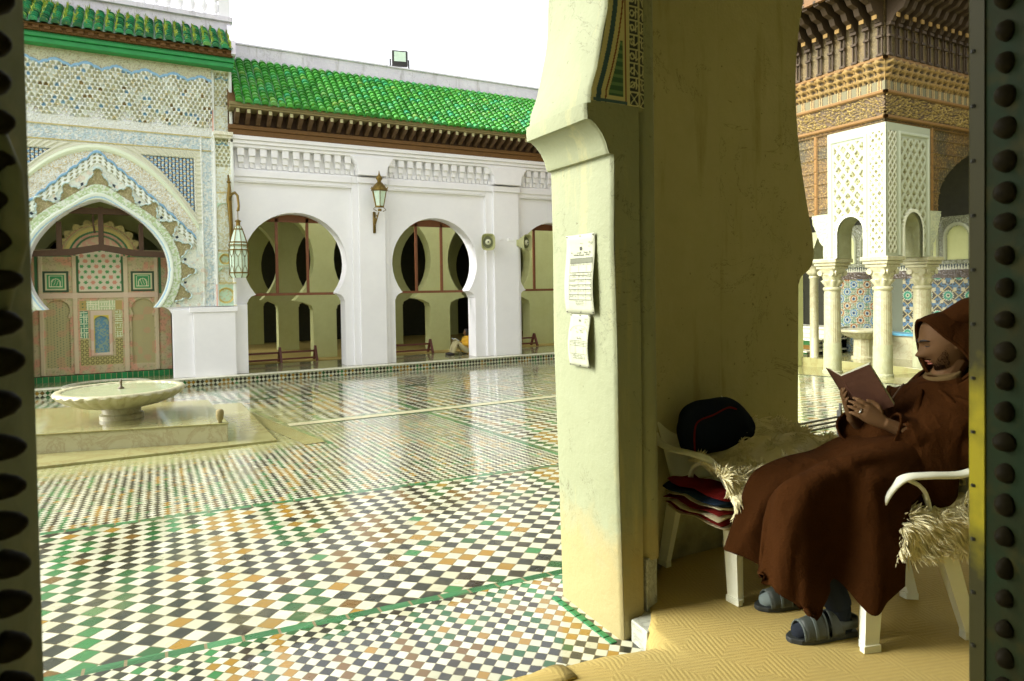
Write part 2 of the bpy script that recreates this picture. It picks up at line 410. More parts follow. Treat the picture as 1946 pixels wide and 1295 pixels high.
# ------------------------------------------------------------------ horseshoe arch outlines
def arc_pts(xc, zc, r, z_lo, n=28, point=0.0):
    """right foot -> over the top -> left foot of a horseshoe curve ending at height z_lo"""
    a = math.asin(max(-1, min(1, (z_lo-zc)/r))); out = []
    for k in range(n+1):
        t = a + (math.pi-2*a)*k/n
        x = r*math.cos(t); z = r*math.sin(t)
        if point: z += point*max(0, 1-abs(x)/(r*.75))**1.3
        out.append((xc+x, zc+z))
    return out
def arch_notch(xc, hw, z0, zcap, zspr, zc, r, lip=None, n=28, point=0):
    """outline from left foot to right foot including impost caps"""
    hs_ = math.sqrt(r*r-(zc-zspr)**2); A = arc_pts(xc, zc, r, zspr, n, point)
    t = hs_-.02
    capR = [(xc+hw, z0), (xc+hw, zcap), (xc+hw-.02, zcap+.05*(zspr-zcap)), (xc+hw-.04, zcap+.35*(zspr-zcap)), (xc+(hw+t)/2, zcap+.72*(zspr-zcap)), (xc+t+.02, zcap+.86*(zspr-zcap)), (xc+t, zcap+.9*(zspr-zcap)), (xc+t, zspr)]
    R = capR + A[0:]
    L = [(2*xc-x, z) for x, z in capR][::-1]
    return R + L        # right foot ... top ... left foot
def arcade(name, xs_arch, x0, x1, Y, th, z0, ztop, hw, zcap, zspr, zc, r, mat, parent=None, ext=None):
    poly = [(x0, z0), (x0, ztop), (x1, ztop), (x1, z0)]
    for xc in sorted(xs_arch, reverse=True): poly += arch_notch(xc, hw, z0, zcap, zspr, zc, r)
    g = MB(); g.prism(poly, (0, Y, 0), (1, 0, 0), (0, 0, 1), (0, th, 0)); return g.build(name, mat, parent)

# ------------------------------------------------------------------ far white arcade
fa = empty('arcade_building', (0, 0, 0), label='long white arcade with horseshoe arches under a green tiled roof', cat='arcade')
AX = [3.19, 7.02, 10.95, 14.8]
arcade('wall', AX, 1.6, 17, 17.58, .52, -.46, 5.3, 1.225, 1.28, 1.5, 2.28, 1.29, M['white'], fa)
def bay_frame(x0, x1, par):   # raised frame round the recessed arch panel
    g = MB(); g.box(x0, x1, 17.5, 17.579, 4.28, 4.36); return g
PIL = [(4.62, 5.62, 4.78, 5.50), (8.58, 9.74, 8.80, 9.64), (12.5, 13.6, 12.7, 13.5)]
for a, b2, c_, d_ in PIL:
    g = MB(); g.box(a, b2, 17.49, 17.579, -.46, 4.60); g.box(c_, d_, 17.40, 17.488, -.46, 4.56)
    g.box(a-.03, b2+.03, 17.44, 17.488, 4.40, 4.56)
    g.box(c_-.03, d_+.03, 17.34, 17.398, 4.40, 4.56)
    # flared head
    hx = (c_+d_)/2; hw_ = (d_-c_)/2
    g.prism([(hx-hw_-.02, 4.605), (hx+hw_+.02, 4.605), (hx+hw_+.06, 4.85), (hx+hw_+.22, 5.09), (hx-hw_-.22, 5.09), (hx-hw_-.06, 4.85)], (0, 17.25, 0), (1, 0, 0), (0, 0, 1), (0, .32, 0))
    g.build('pilaster', M['white'], fa, bevel=.012)
g = MB()
for x0, x1 in ((1.6, 4.62), (5.62, 8.58), (9.74, 12.5)):
    g.box(x0, x1, 17.49, 17.579, 4.27, 4.60); g.box(x0, x1, 17.44, 17.488, 4.40, 4.56); g.box(x0+.15, x1-.13, 17.475, 17.489, 4.30, 4.36)
g.build('string_course', M['white'], fa, bevel=.008)
g = MB()   # stepped stucco corbel frieze
for x0, x1 in ((1.75, 4.90), (5.58, 8.98), (9.62, 12.9)):
    n = int(round((x1-x0)/.262)); p = (x1-x0)/n
    g.box(x0, x1, 17.535, 17.579, 4.601, 5.09)
    for k in range(n):
        c_ = x0+p*(k+.5)
        g.box(c_-p*.30, c_+p*.30, 17.36, 17.534, 4.90, 5.089)
        g.box(c_-p*.24, c_+p*.24, 17.42, 17.534, 4.745, 4.899)
        g.box(c_-p*.16, c_+p*.16, 17.48, 17.534, 4.62, 4.744)
        g.box(c_+p*.32, c_+p*.68, 17.47, 17.534, 4.605, 4.70)
g.build('stucco_frieze', M['white'], fa, bevel=.006)
g = MB(); g.box(1.6, 17, 17.32, 17.58, 5.092, 5.17); g.box(1.6, 17, 17.27, 17.58, 5.172, 5.26); g.box(1.6, 17, 17.22, 17.58, 5.262, 5.36)
g.build('cornice', M['white'], fa, bevel=.01)
g = MB(); g.box(1.6, 17, 17.24, 17.7, 5.362, 5.50); g.box(1.6, 17, 17.20, 17.7, 5.502, 5.60); g.build('wood_beam', M['wood'], fa, bevel=.01)
g = MB(); g.box(1.6, 17, 17.3, 17.4, 5.602, 5.93); g.build('corbel_backing', M['darkwood'], fa)
cpb = MB()   # one carved wooden corbel
cpb.prism([(0, 0), (.10, .02), (.20, .09), (.36, .14), (.46, .20), (.46, .30), (0, .30)], (-.05, 0, 0), (0, -1, 0), (0, 0, 1), (.10, 0, 0))
k = 0; x = 1.78; cor0 = None
M['corbel'] = simple('corbel_wood', (.10, .055, .02), .7); M['corbelend'] = simple('pale_corbel_end', (.42, .40, .20), .7)
while x < 12.6:
    if cor0 is None:
        cor0 = cpb.build('corbel', M['corbel'], fa, bevel=.008); ee = MB(); ee.box(-.035, .035, -.475, -.462, .205, .295); e0 = ee.build('corbel_end', M['corbelend'], cor0); cor0.location = (x, 17.3, 5.605)
    else:
        c_ = cor0.copy(); col.objects.link(c_); c_.location = (x, 17.3, 5.605); e_ = e0.copy(); col.objects.link(e_); e_.parent = c_
    x += .245
g = MB(); g.box(1.6, 17, 16.80, 17.5, 5.912, 5.955); g.box(1.6, 17, 16.78, 16.83, 5.957, 6.04); g.build('eave_board', M['woodpale'], fa, bevel=.006)
# glazed tile roof
def tilemat(name, c1, c2, moss):
    mt, nt, b = new_mat(name, .28); (x, y, z), v = coords(nt)
    a = nt.nodes.new('ShaderNodeVertexColor'); a.layer_name = 'Col'
    sp = nt.nodes.new('ShaderNodeSeparateColor'); nt.links.new(a.outputs[0], sp.inputs[0]); h = S(nt, sp.outputs[0])
    c = ramp(nt, h, [(0, c1), (.6, c2), (.86, (.03, .34, .14)), (1, (.20, .40, .06))])
    n = noise(nt, v, 12, 4, .6); c = mix(nt, ((n-.60)*5).max(0).min(1)*moss, c, (.36, .33, .08))
    nt.links.new(c, b.inputs['Base Color']); return mt
M['rooftile'] = tilemat('green_glazed_tile', (.026, .21, .022), (.085, .40, .05), 1.0)
def tile_roof(name, x0, x1, y0, z0, y1, z1, pitch, nrow, mat, par, r=.085):
    d = Vector((0, y1-y0, z1-z0)); L = d.length; d.normalize(); nrm = Vector((0, -d.z, d.y)); ax = Vector((1, 0, 0))
    V = []; F = []; C = []; nc = int((x1-x0)/pitch); seg = 8
    for i in range(nc):
        xc = x0+pitch*(i+.5)
        for k in range(nrow):
            s0 = L*k/nrow; s1 = L*(k+1.12)/nrow; hv = random.random()**1.3; jx = random.uniform(-.006, .006); jr = random.uniform(.95, 1.05)
            n0 = len(V)
            for s, rr, lift in ((s0, r*jr, .012), (s0+.005, r*jr*1.03, .02), (s1, r*.80, .0)):
                for t in range(seg+1):
                    a = math.pi*t/seg
                    V.append(tuple(Vector((xc+jx, y0, z0)) + d*s + ax*math.cos(a)*rr + nrm*(math.sin(a)*rr*1.0+lift)))
                    C.append(hv)
            for a_ in range(2):
                for t in range(seg): F.append((n0+a_*(seg+1)+t, n0+a_*(seg+1)+t+1, n0+(a_+1)*(seg+1)+t+1, n0+(a_+1)*(seg+1)+t))
            F.append(tuple(n0+t for t in range(seg+1)))
        # channel tile between the ridges
        n0 = len(V); hv = random.random()*.3
        for s in (-.02, L):
            for t in range(5):
                a = math.pi + math.pi*t/4
                V.append(tuple(Vector((xc+pitch/2, y0, z0)) + d*s + ax*math.cos(a)*pitch*.36 + nrm*(math.sin(a)*.045+.03))); C.append(hv)
        for t in range(4): F.append((n0+t, n0+t+1, n0+5+t+1, n0+5+t))
    me = bpy.data.meshes.new(name); me.from_pydata(V, [], F); me.update()
    ca = me.color_attributes.new('Col', 'FLOAT_COLOR', 'POINT'); cc = np.ones((len(V), 4)); cc[:, :3] = np.array(C)[:, None]; ca.data.foreach_set('color', cc.reshape(-1).astype(np.float32))
    me.materials.append(mat); o = bpy.data.objects.new(name, me); col.objects.link(o); o.parent = par
    me.polygons.foreach_set('use_smooth', [True]*len(me.polygons)); me.set_sharp_from_angle(angle=rad(50))
    return o
tile_roof('tile_roof', 1.72, 14.5, 16.74, 6.02, 18.55, 7.60, .192, 15, M['rooftile'], fa)
g = MB(); g.prism([(16.80, 5.96), (18.6, 7.52), (18.6, 5.4), (17.6, 5.4), (17.6, 5.96)], (1.6, 0, 0), (0, 1, 0), (0, 0, 1), (15, 0, 0)); g.build('roof_bed', M['wood'], fa)
g = MB(); g.box(1.5, 17, 18.56, 18.9, 6.0, 7.99); g.box(1.5, 17, 18.52, 18.94, 7.992, 8.03); g.build('parapet', M['parapet'], fa)
# weeds growing between the tiles
mt, nt, b = new_mat('roof_weeds', .8); oi = nt.nodes.new('ShaderNodeObjectInfo'); _, v = coords(nt)
nt.links.new(ramp(nt, noise(nt, v, 9, 3), [(.3, (.10, .22, .02)), (.5, (.28, .38, .03)), (.7, (.42, .36, .05))]), b.inputs['Base Color']); M['weed'] = mt
def tuft(g, c, h, n=7, w=.01, lean=.5):
    c = Vector(c)
    for _ in range(n):
        a = random.uniform(0, 6.28); l = random.uniform(.1, lean)*h; hh = h*random.uniform(.5, 1.1)
        p1 = c+Vector((math.cos(a)*l*.4, math.sin(a)*l*.4, hh*.6)); p2 = c+Vector((math.cos(a)*l, math.sin(a)*l, hh)); t = Vector((-math.sin(a), math.cos(a), 0))*w
        c0 = c+Vector((random.uniform(-.03, .03), random.uniform(-.03, .03), 0))
        g.add([c0-t, c0+t, p1+t*.8, p1-t*.8, p2], [(0, 1, 2, 3), (3, 2, 4)])
g = MB()
for i in range(330):
    s = random.random()**3 if random.random() < .7 else random.random(); xx = 1.78+.192*(int(random.uniform(0, 56))+.0)+.0
    if random.random() > .35+.65*math.exp(-((xx-2)/3)**2): continue
    tuft(g, (xx, 16.78+1.75*s, 6.05+1.53*s), random.uniform(.06, .16), 6, .012)
tag(g.build('roof_weeds', M['weed'], recalc=False), 'thin yellow green weeds sprouting between the arcade roof tiles', 'weeds', kind='stuff')

# wooden transom frames in the arches
def transom(xc, par):
    f = MB(); Y = 18.05; r = 1.29; zc = 2.28
    for dx in (-.42, .36):
        x = xc+dx; zt = zc+math.sqrt(r*r-dx*dx)-.05; f.box(x-.035, x+.035, Y-.03, Y+.03, 1.50, zt)
    f.box(xc-1.05, xc+1.05, Y-.04, Y+.04, 1.44, 1.51)
    zt = 3.38; hw_ = math.sqrt(r*r-(zt-zc)**2)-.02
    P = [(xc-hw_, zt-.02)] + [(xc+r*math.sin(t)*.99, zc+r*math.cos(t)*.99) for t in np.linspace(-math.asin(hw_/r), math.asin(hw_/r), 9)] + [(xc+hw_, zt-.02)]
    f.prism(P, (0, Y-.03, 0), (1, 0, 0), (0, 0, 1), (0, .06, 0))
    return f.build('transom_frame', M['frame'], par)
for xc in AX[:3]: transom(xc, fa)

# inner arcades of the prayer hall behind
for n_, (Y, pc) in enumerate(((20.0, (.72, 4.40, 8.12, 11.8)), (23.2, (.2, 3.9, 7.6, 11.3, 15)), (26.4, (-.8, 3.2, 7.2, 11.2, 15.2)))):
    ia = empty('inner_arcade', (0, 0, 0), label=('pale wall of horseshoe arches directly behind the front arcade', 'second row of inner arches deeper in the prayer hall', 'deepest row of inner arches in the dark of the prayer hall')[n_], cat='arcade')
    xs_ = [(pc[i]+pc[i+1])/2 for i in range(len(pc)-1)]
    hw_ = (pc[1]-pc[0])/2-.33
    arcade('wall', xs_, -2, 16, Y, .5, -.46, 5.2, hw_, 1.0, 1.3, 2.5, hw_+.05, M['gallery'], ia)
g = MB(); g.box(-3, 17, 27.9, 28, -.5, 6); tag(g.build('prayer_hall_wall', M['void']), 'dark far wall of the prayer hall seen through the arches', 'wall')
g = MB(); g.box(-2.5, 17, 17.7, 18.6, 5.21, 5.3); g.box(-2.5, 17, 20.5, 28, 5.21, 5.3); tag(g.build('gallery_ceiling', M['ceiling']), kind='structure')  # unseen slot left open between the halves, added to light the inner arches
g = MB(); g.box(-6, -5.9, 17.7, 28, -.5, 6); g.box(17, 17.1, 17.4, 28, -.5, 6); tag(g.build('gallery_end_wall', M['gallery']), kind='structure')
M['mat'] = simple('straw_mat', (.36, .27, .07), .8, sc_=20)
g = MB(); g.box(1.0, 16, 19.3, 27, -.452, -.44); tag(g.build('gallery_mat', M['mat']), 'long straw mat on the gallery floor behind the arches', 'mat')

# low red barriers in the arches
def barrier(x0, x1, y, label, h=.42):
    e = empty('wooden_barrier', ((x0+x1)/2, y, -.44), label=label, cat='barrier', group='low red wooden barriers standing in the arches'); L = (x1-x0)/2
    for s in (-1, 1):
        g = MB(); g.prism([(-.26, 0), (-.18, 0), (0, h-.08), (.18, 0), (.26, 0), (.03, h), (-.03, h)], (s*L-.03, 0, 0), (0, 1, 0), (0, 0, 1), (.06, 0, 0)); g.build('trestle_end', M['redwood'], e)
    g = MB(); g.box(-L+.03, L-.03, -.17, -.13, .07, .12); g.build('rail', M['redwood'], e)
    g = MB(); g.box(-L+.03, L-.03, -.06, -.02, h-.17, h-.12); g.build('rail', M['redwood'], e)
    return e
barrier(2.05, 3.0, 19.35, 'low red wooden barrier at the left of the first arch'); barrier(3.0, 3.98, 19.4, 'low red wooden barrier at the right of the first arch')
barrier(6.3, 7.55, 19.5, 'low red wooden barrier beside the seated reader'); barrier(10.2, 11.4, 19.6, 'low red wooden barrier in the arch next to the near pillar')

# floodlight on the parapet
fl_ = empty('floodlight', (6.45, 18.75, 8.03), rad(-12), label='square black floodlight clamped on top of the parapet', cat='floodlight')
g = MB(); g.prism([(-.23, .08), (.23, .08), (.23, .52), (-.23, .52)], (0, -.13, 0), (1, 0, 0), (0, 0, 1), (0, .14, 0)); g.prism([(-.16, .14), (.16, .14), (.16, .46), (-.16, .46)], (0, .012, 0), (1, 0, 0), (0, 0, 1), (0, .08, 0)); hd = g.build('housing', M['black'], fl_, bevel=.015)
g = MB(); g.box(-.17, .17, -.142, -.131, .20, .48); g.build('glass', M['greenglass'], fl_)
g = MB(); g.obox((-.27, 0, .3), (-.27, 0, .02), .02, .04); g.obox((.27, 0, .3), (.27, 0, .02), .02, .04); g.obox((-.27, 0, .01), (.27, 0, .01), .04, .02); g.build('bracket', M['black'], fl_)

# horn loudspeakers
def horn(x, y, z, rz, label):
    e = empty('loudspeaker', (x, y, z), rz, label=label, cat='loudspeaker', group='loudspeakers on the arcade pilaster')
    R = []
    for k, (s, d) in enumerate(((.45, .20), (.5, .17), (.75, .05), (1.0, -.10), (1.02, -.12), (.93, -.12), (.7, -.02))):
        R.append([(.20*s*(abs(math.cos(t))**.55)*math.copysign(1, math.cos(t)), d, .24*s*(abs(math.sin(t))**.55)*math.copysign(1, math.sin(t))) for t in np.linspace(0, 2*math.pi, 24, endpoint=False)])
    g = MB(); g.loft(R); g.build('horn', M['hornbeige'], e, smooth=True, angle=50)
    g = MB(); g.prism([(.14*math.cos(t), .17*math.sin(t)) for t in np.linspace(0, 6.28, 20, endpoint=False)], (0, -.035, 0), (1, 0, 0), (0, 0, 1), (0, -.012, 0)); g.build('throat', M['horngrey'], e)
    g = MB(); g.lathe([(.075, 0), (.085, .03), (.06, .06), (.02, .06)], n=18); o = g.build('driver_cone', M['pale'], e, smooth=True); o.rotation_euler = (rad(90), 0, 0); o.location = (0, -.045, 0)
    g = MB(); g.lathe([(.02, .06), (.025, .075), (.005, .08)], n=12); o = g.build('cone_tip', M['black'], e); o.rotation_euler = (rad(90), 0, 0); o.location = (0, -.045, 0)
    g = MB(); g.box(-.11, .11, .16, .30, -.10, .10); g.build('driver_box', M['hornbeige'], e, bevel=.02)
    return e
horn(8.50, 17.22, 2.89, rad(-18), 'beige square horn loudspeaker on the left of the pilaster facing the court')
horn(9.74, 17.22, 2.90, rad(22), 'beige square horn loudspeaker on the right edge of the pilaster by the near pillar')
g = MB()
for x, z in ((9.02, 3.02), (9.3, 3.0), (9.42, 3.0)): g.box(x-.035, x+.035, 17.37, 17.399, z-.04, z+.03)
g.build('junction_box', M['white'], fa)

# wall lantern on a scroll bracket
wl_ = empty('wall_lantern', (5.19, 17.398, 3.1), label='brass street style lantern on a scroll bracket on the white pilaster', cat='lantern')
g = MB(); g.box(-.035, .035, -.03, 0, -.02, .55); g.tube([(0, -.02, .2), (0, -.12, .22), (0, -.24, .32), (.02, -.3, .45), (.04, -.32, .52)], .016); g.tube([(0, -.02, .42), (0, -.12, .5), (0, -.22, .42), (.02, -.3, .44)], .014)
g.tube([(0, -.12, .38), (0, -.16, .32), (0, -.13, .27)], .022); br = g.build('bracket', M['brass'], wl_, smooth=True)
lx, ly, lz = .06, -.33, .56
g = MB()
hexr = lambda r, z, n=6: [(lx+r*math.cos(math.pi/3*k+.3), ly+r*math.sin(math.pi/3*k+.3), lz+z) for k in range(n)]
for k in range(6):
    a, b_ = hexr(.115, .10)[k], hexr(.20, .52)[k]; g.obox(a, b_, .018, .018); g.obox(b_, hexr(.20, .52)[(k+1) % 6], .02, .03); g.obox(a, hexr(.115, .10)[(k+1) % 6], .02, .03)
    tip = Vector(hexr(.245, .60)[k]); g.obox(b_, tip, .02, .02)
g.tube([(lx, ly, lz-.02), (lx, ly, lz+.04)], .05)
for k in (0, 3): g.tube([hexr(.12, .09)[k], hexr(.2, .02)[k], hexr(.1, -.02)[k]], .01)
g.build('cage', M['brass'], wl_)
g = MB(); g.loft([hexr(.108, .11), hexr(.188, .50)]); g.build('glass', M['greenglass'], wl_)
g = MB(); g.lathe([(.225, .52), (.20, .58), (.13, .67), (.085, .72), (.05, .75), (.055, .79), (.085, .83), (.075, .88), (.035, .93), (.02, .97), (.006, 1.05)], (lx, ly, lz), 18); g.build('cap', M['brass'], wl_, smooth=True, angle=50)

# hanging lantern on a crook beside the portal
hl = empty('hanging_lantern', (1.71, 17.28, 1.87), label='octagonal pierced metal lantern hanging from a curved brass crook', cat='lantern')
hx, hy = 0.02, -.42
g = MB(); g.tube([(-.10, -.05, .7), (-.10, -.06, 1.3), (-.13, -.06, 1.9), (-.12, -.06, 2.25), (-.14, -.06, 2.5)], [.04, .045, .06, .035, .02]); g.lathe([(.03, 0), (.055, .03), (.03, .07)], (-.13, -.06, 2.3), 12)
g.tube([(-.13, -.06, 1.85), (-.09, -.15, 2.02), (-.02, -.26, 2.06), (.03, -.37, 1.97), (.045, -.42, 1.72), (.03, -.42, 1.62), (.0, -.42, 1.60)], [.04, .034, .03, .028, .026, .034, .02]); g.build('crook', M['brass'], hl, smooth=True)
g = MB(); g.tube([(hx, hy, 1.61), (hx, hy, 1.40)], .009); g.lathe([(.05, 1.24), (.045, 1.34), (.07, 1.35), (.07, 1.37), (.02, 1.40)], (hx, hy, 0), 16); g.build('hook', M['brass'], hl)
og = lambda r, z: [(hx+r*math.cos(math.pi/4*k+.2), hy+r*math.sin(math.pi/4*k+.2), z) for k in range(8)]
prof = [(.17, .02), (.215, .08), (.225, .14), (.225, .68), (.205, .74), (.225, .79), (.20, .86), (.15, 1.02), (.10, 1.17), (.06, 1.25)]
g = MB(); g.loft([og(r*.95, z) for r, z in prof]); g.build('glass', M['greenglass'], hl)
g = MB()
for k in range(8):
    for i in range(len(prof)-1): g.obox(og(*prof[i])[k], og(*prof[i+1])[k], .014, .014)
    for zi in (2, 3, 5, 6, 8):
        a, b_ = og(*prof[zi])[k], og(*prof[zi])[(k+1) % 8]; g.obox(a, b_, .02, .028)
    a, b_ = Vector(og(.222, 0)[k]), Vector(og(.222, 0)[(k+1) % 8])
    for z0, zz in ((.16, 1), (.66, -1)):     # pierced ogee in every pane
        g.tube([a+(b_-a)*.15+Vector((0, 0, z0)), a+(b_-a)*.2+Vector((0, 0, z0+.07*zz)), a+(b_-a)*.5+Vector((0, 0, z0+.16*zz)), a+(b_-a)*.8+Vector((0, 0, z0+.07*zz)), a+(b_-a)*.85+Vector((0, 0, z0))], .006, 5)
    g.obox(a+(b_-a)*.5+Vector((0, 0, .3)), a+(b_-a)*.5+Vector((0, 0, .54)), .008, .008)
g.build('cage', M['brass'], hl)

# ------------------------------------------------------------------ carved portal
PX, PZ, PYF = -3.9, -.45, 17.35
xc0 = -1.1
def arch_z(x, r, top, zc=2.1):     # upper edge of a pointed arch of half width r
    q = np.clip(1-(x/r)**2, 0, None); return zc + np.sqrt(q)*r + (top-zc-r)*np.clip(1-np.abs(x)/(r*.8), 0, None)**1.2
def arch_in(x, z, r, top, zc=2.1, zlo=1.22):
    up = (z >= zc) & (z < arch_z(x, r, top, zc)) & (np.abs(x) < r)
    lo = (z < zc) & (z > zlo) & (x*x+(z-zc)**2 < r*r)
    return up | lo
def arad(x, z, r, top, zc=2.1):      # pseudo radius: 1 on the arch line
    dz = np.where(z > zc, (z-zc)*r/np.maximum(1e-3, (arch_z(x*0, r, top, zc)-zc)-0*(x)), z-zc)
    k = (top-zc)/r; kk = 1+(k-1)*np.exp(-(x/(.35*r))**2)
    return np.sqrt(x*x+np.where(z > zc, (z-zc)/kk, z-zc)**2)/r
def speck(U, V, s, seed): return vnoise(U, V, s, seed)
def lace(U, V, s, seed=0):   # interlaced arabesque lines 0..1
    a = vnoise(U, V, s, seed); b = vnoise(U, V, s*.6, seed+1)
    return np.clip(1-np.abs(np.sin(a*14+U/s*1.3))*2.2, 0, 1)*.6 + np.clip(1-np.abs(np.sin(b*12-V/s))*2.0, 0, 1)*.6
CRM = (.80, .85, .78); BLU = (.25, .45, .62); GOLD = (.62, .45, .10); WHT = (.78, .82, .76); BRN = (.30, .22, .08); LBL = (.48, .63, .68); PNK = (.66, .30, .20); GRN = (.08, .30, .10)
def portal_fn(U, V):
    x = U+PX-xc0; z = V+PZ; X = x+xc0
    H = np.zeros_like(U); C = np.zeros(U.shape+(3,)); C[:] = CRM
    n1 = speck(U, V, .03, 1); n2 = speck(U, V, .12, 2); lc = lace(U, V, .05, 3)
    H += .020*lc; C = mixc(C, (.66, .76, .62), n2*.4); C = mixc(C, (.50, .46, .28), (lc > .85)*.35)
    # frame band
    R_ = (.98+2*1.1)   # mirror x limit of the inner frame
    ax = np.abs(x)
    band = (z > 4.93) & (z < 5.24) & (ax < 2.35) | (ax > 2.12) & (ax < 2.33) & (z < 4.93)
    C = mixc(C, WHT, band*1.0); C = mixc(C, LBL, band*np.clip((n1-.35)*3, 0, 1)*.8); C = mixc(C, BRN, band*(lc > .8)*.5); H += band*.02*lc
    for e in (abs(z-4.93) < .018, abs(z-5.25) < .02): C = mixc(C, (.55, .48, .22), e & (ax < 2.35)); H += (e & (ax < 2.35))*.03
    e = ((np.abs(ax-2.10) < .02) | (np.abs(ax-2.34) < .018)) & (z < 5.25); C = mixc(C, WHT, e); H += e*.035
    # muqarnas panel
    mu = (z > 5.27) & (ax < 2.35)
    cw, rh = .100, .088
    r_ = np.floor((z-5.27)/rh); a = (x/cw + .5*(r_ % 2)) % 1 - .5; b = ((z-5.27)/rh) % 1; ii = np.floor(x/cw+.5*(r_ % 2))
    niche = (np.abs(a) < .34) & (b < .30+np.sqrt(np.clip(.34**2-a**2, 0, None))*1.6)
    big = np.abs(((x/.60) + .5*(np.floor(r_/5) % 2)) % 1-.5)*2       # clusters
    rows = np.clip(r_, 0, 14)
    Hm = .015*rows + .045*np.cos(big*math.pi)*(1-np.abs(((z-5.27)/(rh*5)) % 1-.4)) - niche*(.055+.04*hsh(r_, ii+200, 5))
    H = np.where(mu, Hm+.004*n1, H)
    tone = hsh(r_+3, ii+99, 4)
    C = mixc(C, CRM, mu*1.0); C = mixc(C, (.52, .50, .30), mu*niche*(tone > .25)*.7); C = mixc(C, BRN, mu*niche*(tone > .95)); C = mixc(C, BLU, mu*niche*(tone < .10)); C = mixc(C, GOLD, mu*(~niche)*(n1 > .80)*.7)  # ochre paint in the niches also darkens them as painted shade
    low = mu & (z < 5.47); C = mixc(C, WHT, low*1.0); H = np.where(low, .03*lace(U, V, .045, 8), H); C = mixc(C, (.5, .46, .25), low*(lc > .55)*.6)
    zig = 6.50+.12*np.abs(((x/.568)+.25) % 1-.5)*2 + .02*np.abs(np.sin(x/.568*math.pi*4))
    top = mu & (z > zig); C = mixc(C, (.60, .60, .42), top*1.0); C = mixc(C, BRN, top*(lc > .45)*.7); H = np.where(top, .14+.02*lc, H)
    e = mu & (np.abs(z-zig) < .035); C = mixc(C, BLU, e*1.0); H = np.where(e, .20, H)
    # spandrel mosaic
    zo = 4.88-1.7*(np.clip(ax, 0, 2.0)/2)**2
    sp_ = (z > zo) & (z < 4.90) & (ax < 2.08) & (z > 3.1)
    inn = sp_ & (z > zo+.16) & (z < 4.74) & (ax < 1.94)
    cc = ((U/.075).astype(int)+(V/.055).astype(int)) % 2; dots = ((U/.075) % 1-.5)**2+((V/.055) % 1-.5)**2
    C = mixc(C, (.70, .74, .70), inn*1.0); C = mixc(C, (.22, .45, .66), inn*(cc == 0)*(dots < .15)*1.0); C = mixc(C, (.70, .50, .10), inn*(cc == 1)*(dots < .05)*1.0)
    H = np.where(inn, -.03+.015*(dots < .12), H)
    e = sp_ & ~inn; C = mixc(C, (.62, .62, .45), e*.8); H = np.where(e, .02+.02*(np.sin((z-zo)*60) > 0), H)
    # big outer moulding
    d = zo-z; vert = (ax-1.90)
    m_ = (d > 0) & (d < .14) & (ax < 2.02); C = mixc(C, (.70, .78, .58), m_*1.0); H = np.where(m_, .07-.5*np.abs(d-.07), H)
    # gold arabesque zone under it, then stepped blue line
    lob = .035*np.abs(np.sin(ax*16)); zb = 4.66-1.28*ax/1.0*.92 + lob + .10*np.exp(-(ax/.10)**2)
    zb = np.where(ax > 0, 4.72-.88*ax-.045*ax**2+lob*1.2, zb)
    g_ = (d > .14) & (z > zb) & (ax < 1.95); C = mixc(C, WHT, g_*1.0); C = mixc(C, GOLD, g_*(lc > .35)*.75); C = mixc(C, BRN, g_*(n1 < .16)*.5); H = np.where(g_, .035*lc, H)
    e = (np.abs(z-zb) < .035) & (ax < 1.95) & (d > .1); C = mixc(C, (.22, .42, .60), e*1.0); H = np.where(e, .06, H)
    # small lobes just under the blue line
    q = (z < zb-.03) & (z > zb-.26) & (ax < 1.95); aa = (ax/.11) % 1-.5; bb = ((zb-z)/.085) % 1-.5; dd = (aa**2+bb**2); C = mixc(C, (.52, .48, .22), q*(dd < .06)*.8); H = np.where(q, .035-.05*(dd < .07), H)
    # arch rings
    r1 = arad(x, z, 1.33, 3.66); th = np.arctan2(z-2.1, x); Rm = (r1-1)*1.33
    below = (z < 1.22)
    fld = (Rm > .30) & (Rm < .85) & (z < zb-.26) & (z > 1.22)
    C = mixc(C, (.74, .78, .66), fld*.8); C = mixc(C, (.70, .45, .30), fld*(speck(U, V, .09, 7) > .72)*.35); C = mixc(C, LBL, fld*(speck(U, V, .07, 9) > .75)*.4)
    ring1 = (Rm >= 0) & (Rm < .13); C = mixc(C, (.72, .80, .68), ring1*1.0); H = np.where(ring1, .10-.4*np.clip(.09-Rm, 0, 1), H)
    e = (Rm >= .03) & (Rm < .055); C = mixc(C, (.30, .52, .72), e*1.0)
    ring2 = (Rm >= .13) & (Rm < .29); C = mixc(C, (.48, .62, .36), ring2*1.0); C = mixc(C, WHT, ring2*(n1 > .55)*.7); C = mixc(C, BRN, ring2*(n1 < .22)*.4); H = np.where(ring2, .06+.015*lc, H)
    nm = 17; ta = ((th-math.pi/2)/(2*math.pi/nm*.86)+.5) % 1-.5; hgt = .29+.24*np.clip(1-np.abs(ta)*2.5, 0, 1)+.05*(np.abs(ta) < .12)+.03*np.abs(np.sin(ta*18))
    mer = (Rm >= .29) & (Rm < hgt) & (np.abs(ta) < .40); mer &= z > 1.3
    C = mixc(C, (.40, .37, .18), mer*1.0); C = mixc(C, (.52, .46, .28), mer*(n1 > .5)*.7); C = mixc(C, (.22, .18, .07), mer*(lc < .2)*.6); H = np.where(mer, .02+.02*lc, H)
    e = (Rm >= hgt) & (Rm < hgt+.04) & (np.abs(ta) < .44) & (z > 1.3); C = mixc(C, (.55, .72, .70), e*1.0); H = np.where(e, .09, H)
    e = (np.abs(ta) > .44) & (Rm > .36) & (Rm < .42) & (z > 1.3); C = mixc(C, (.02, .04, .06), e*(np.abs(np.abs(ta)-.5) < .05)*1.0)
    # side pilasters
    pl = ax > 2.36; lx_ = (ax-2.36)/.42
    H = np.where(pl, .06+.012*lc, H)
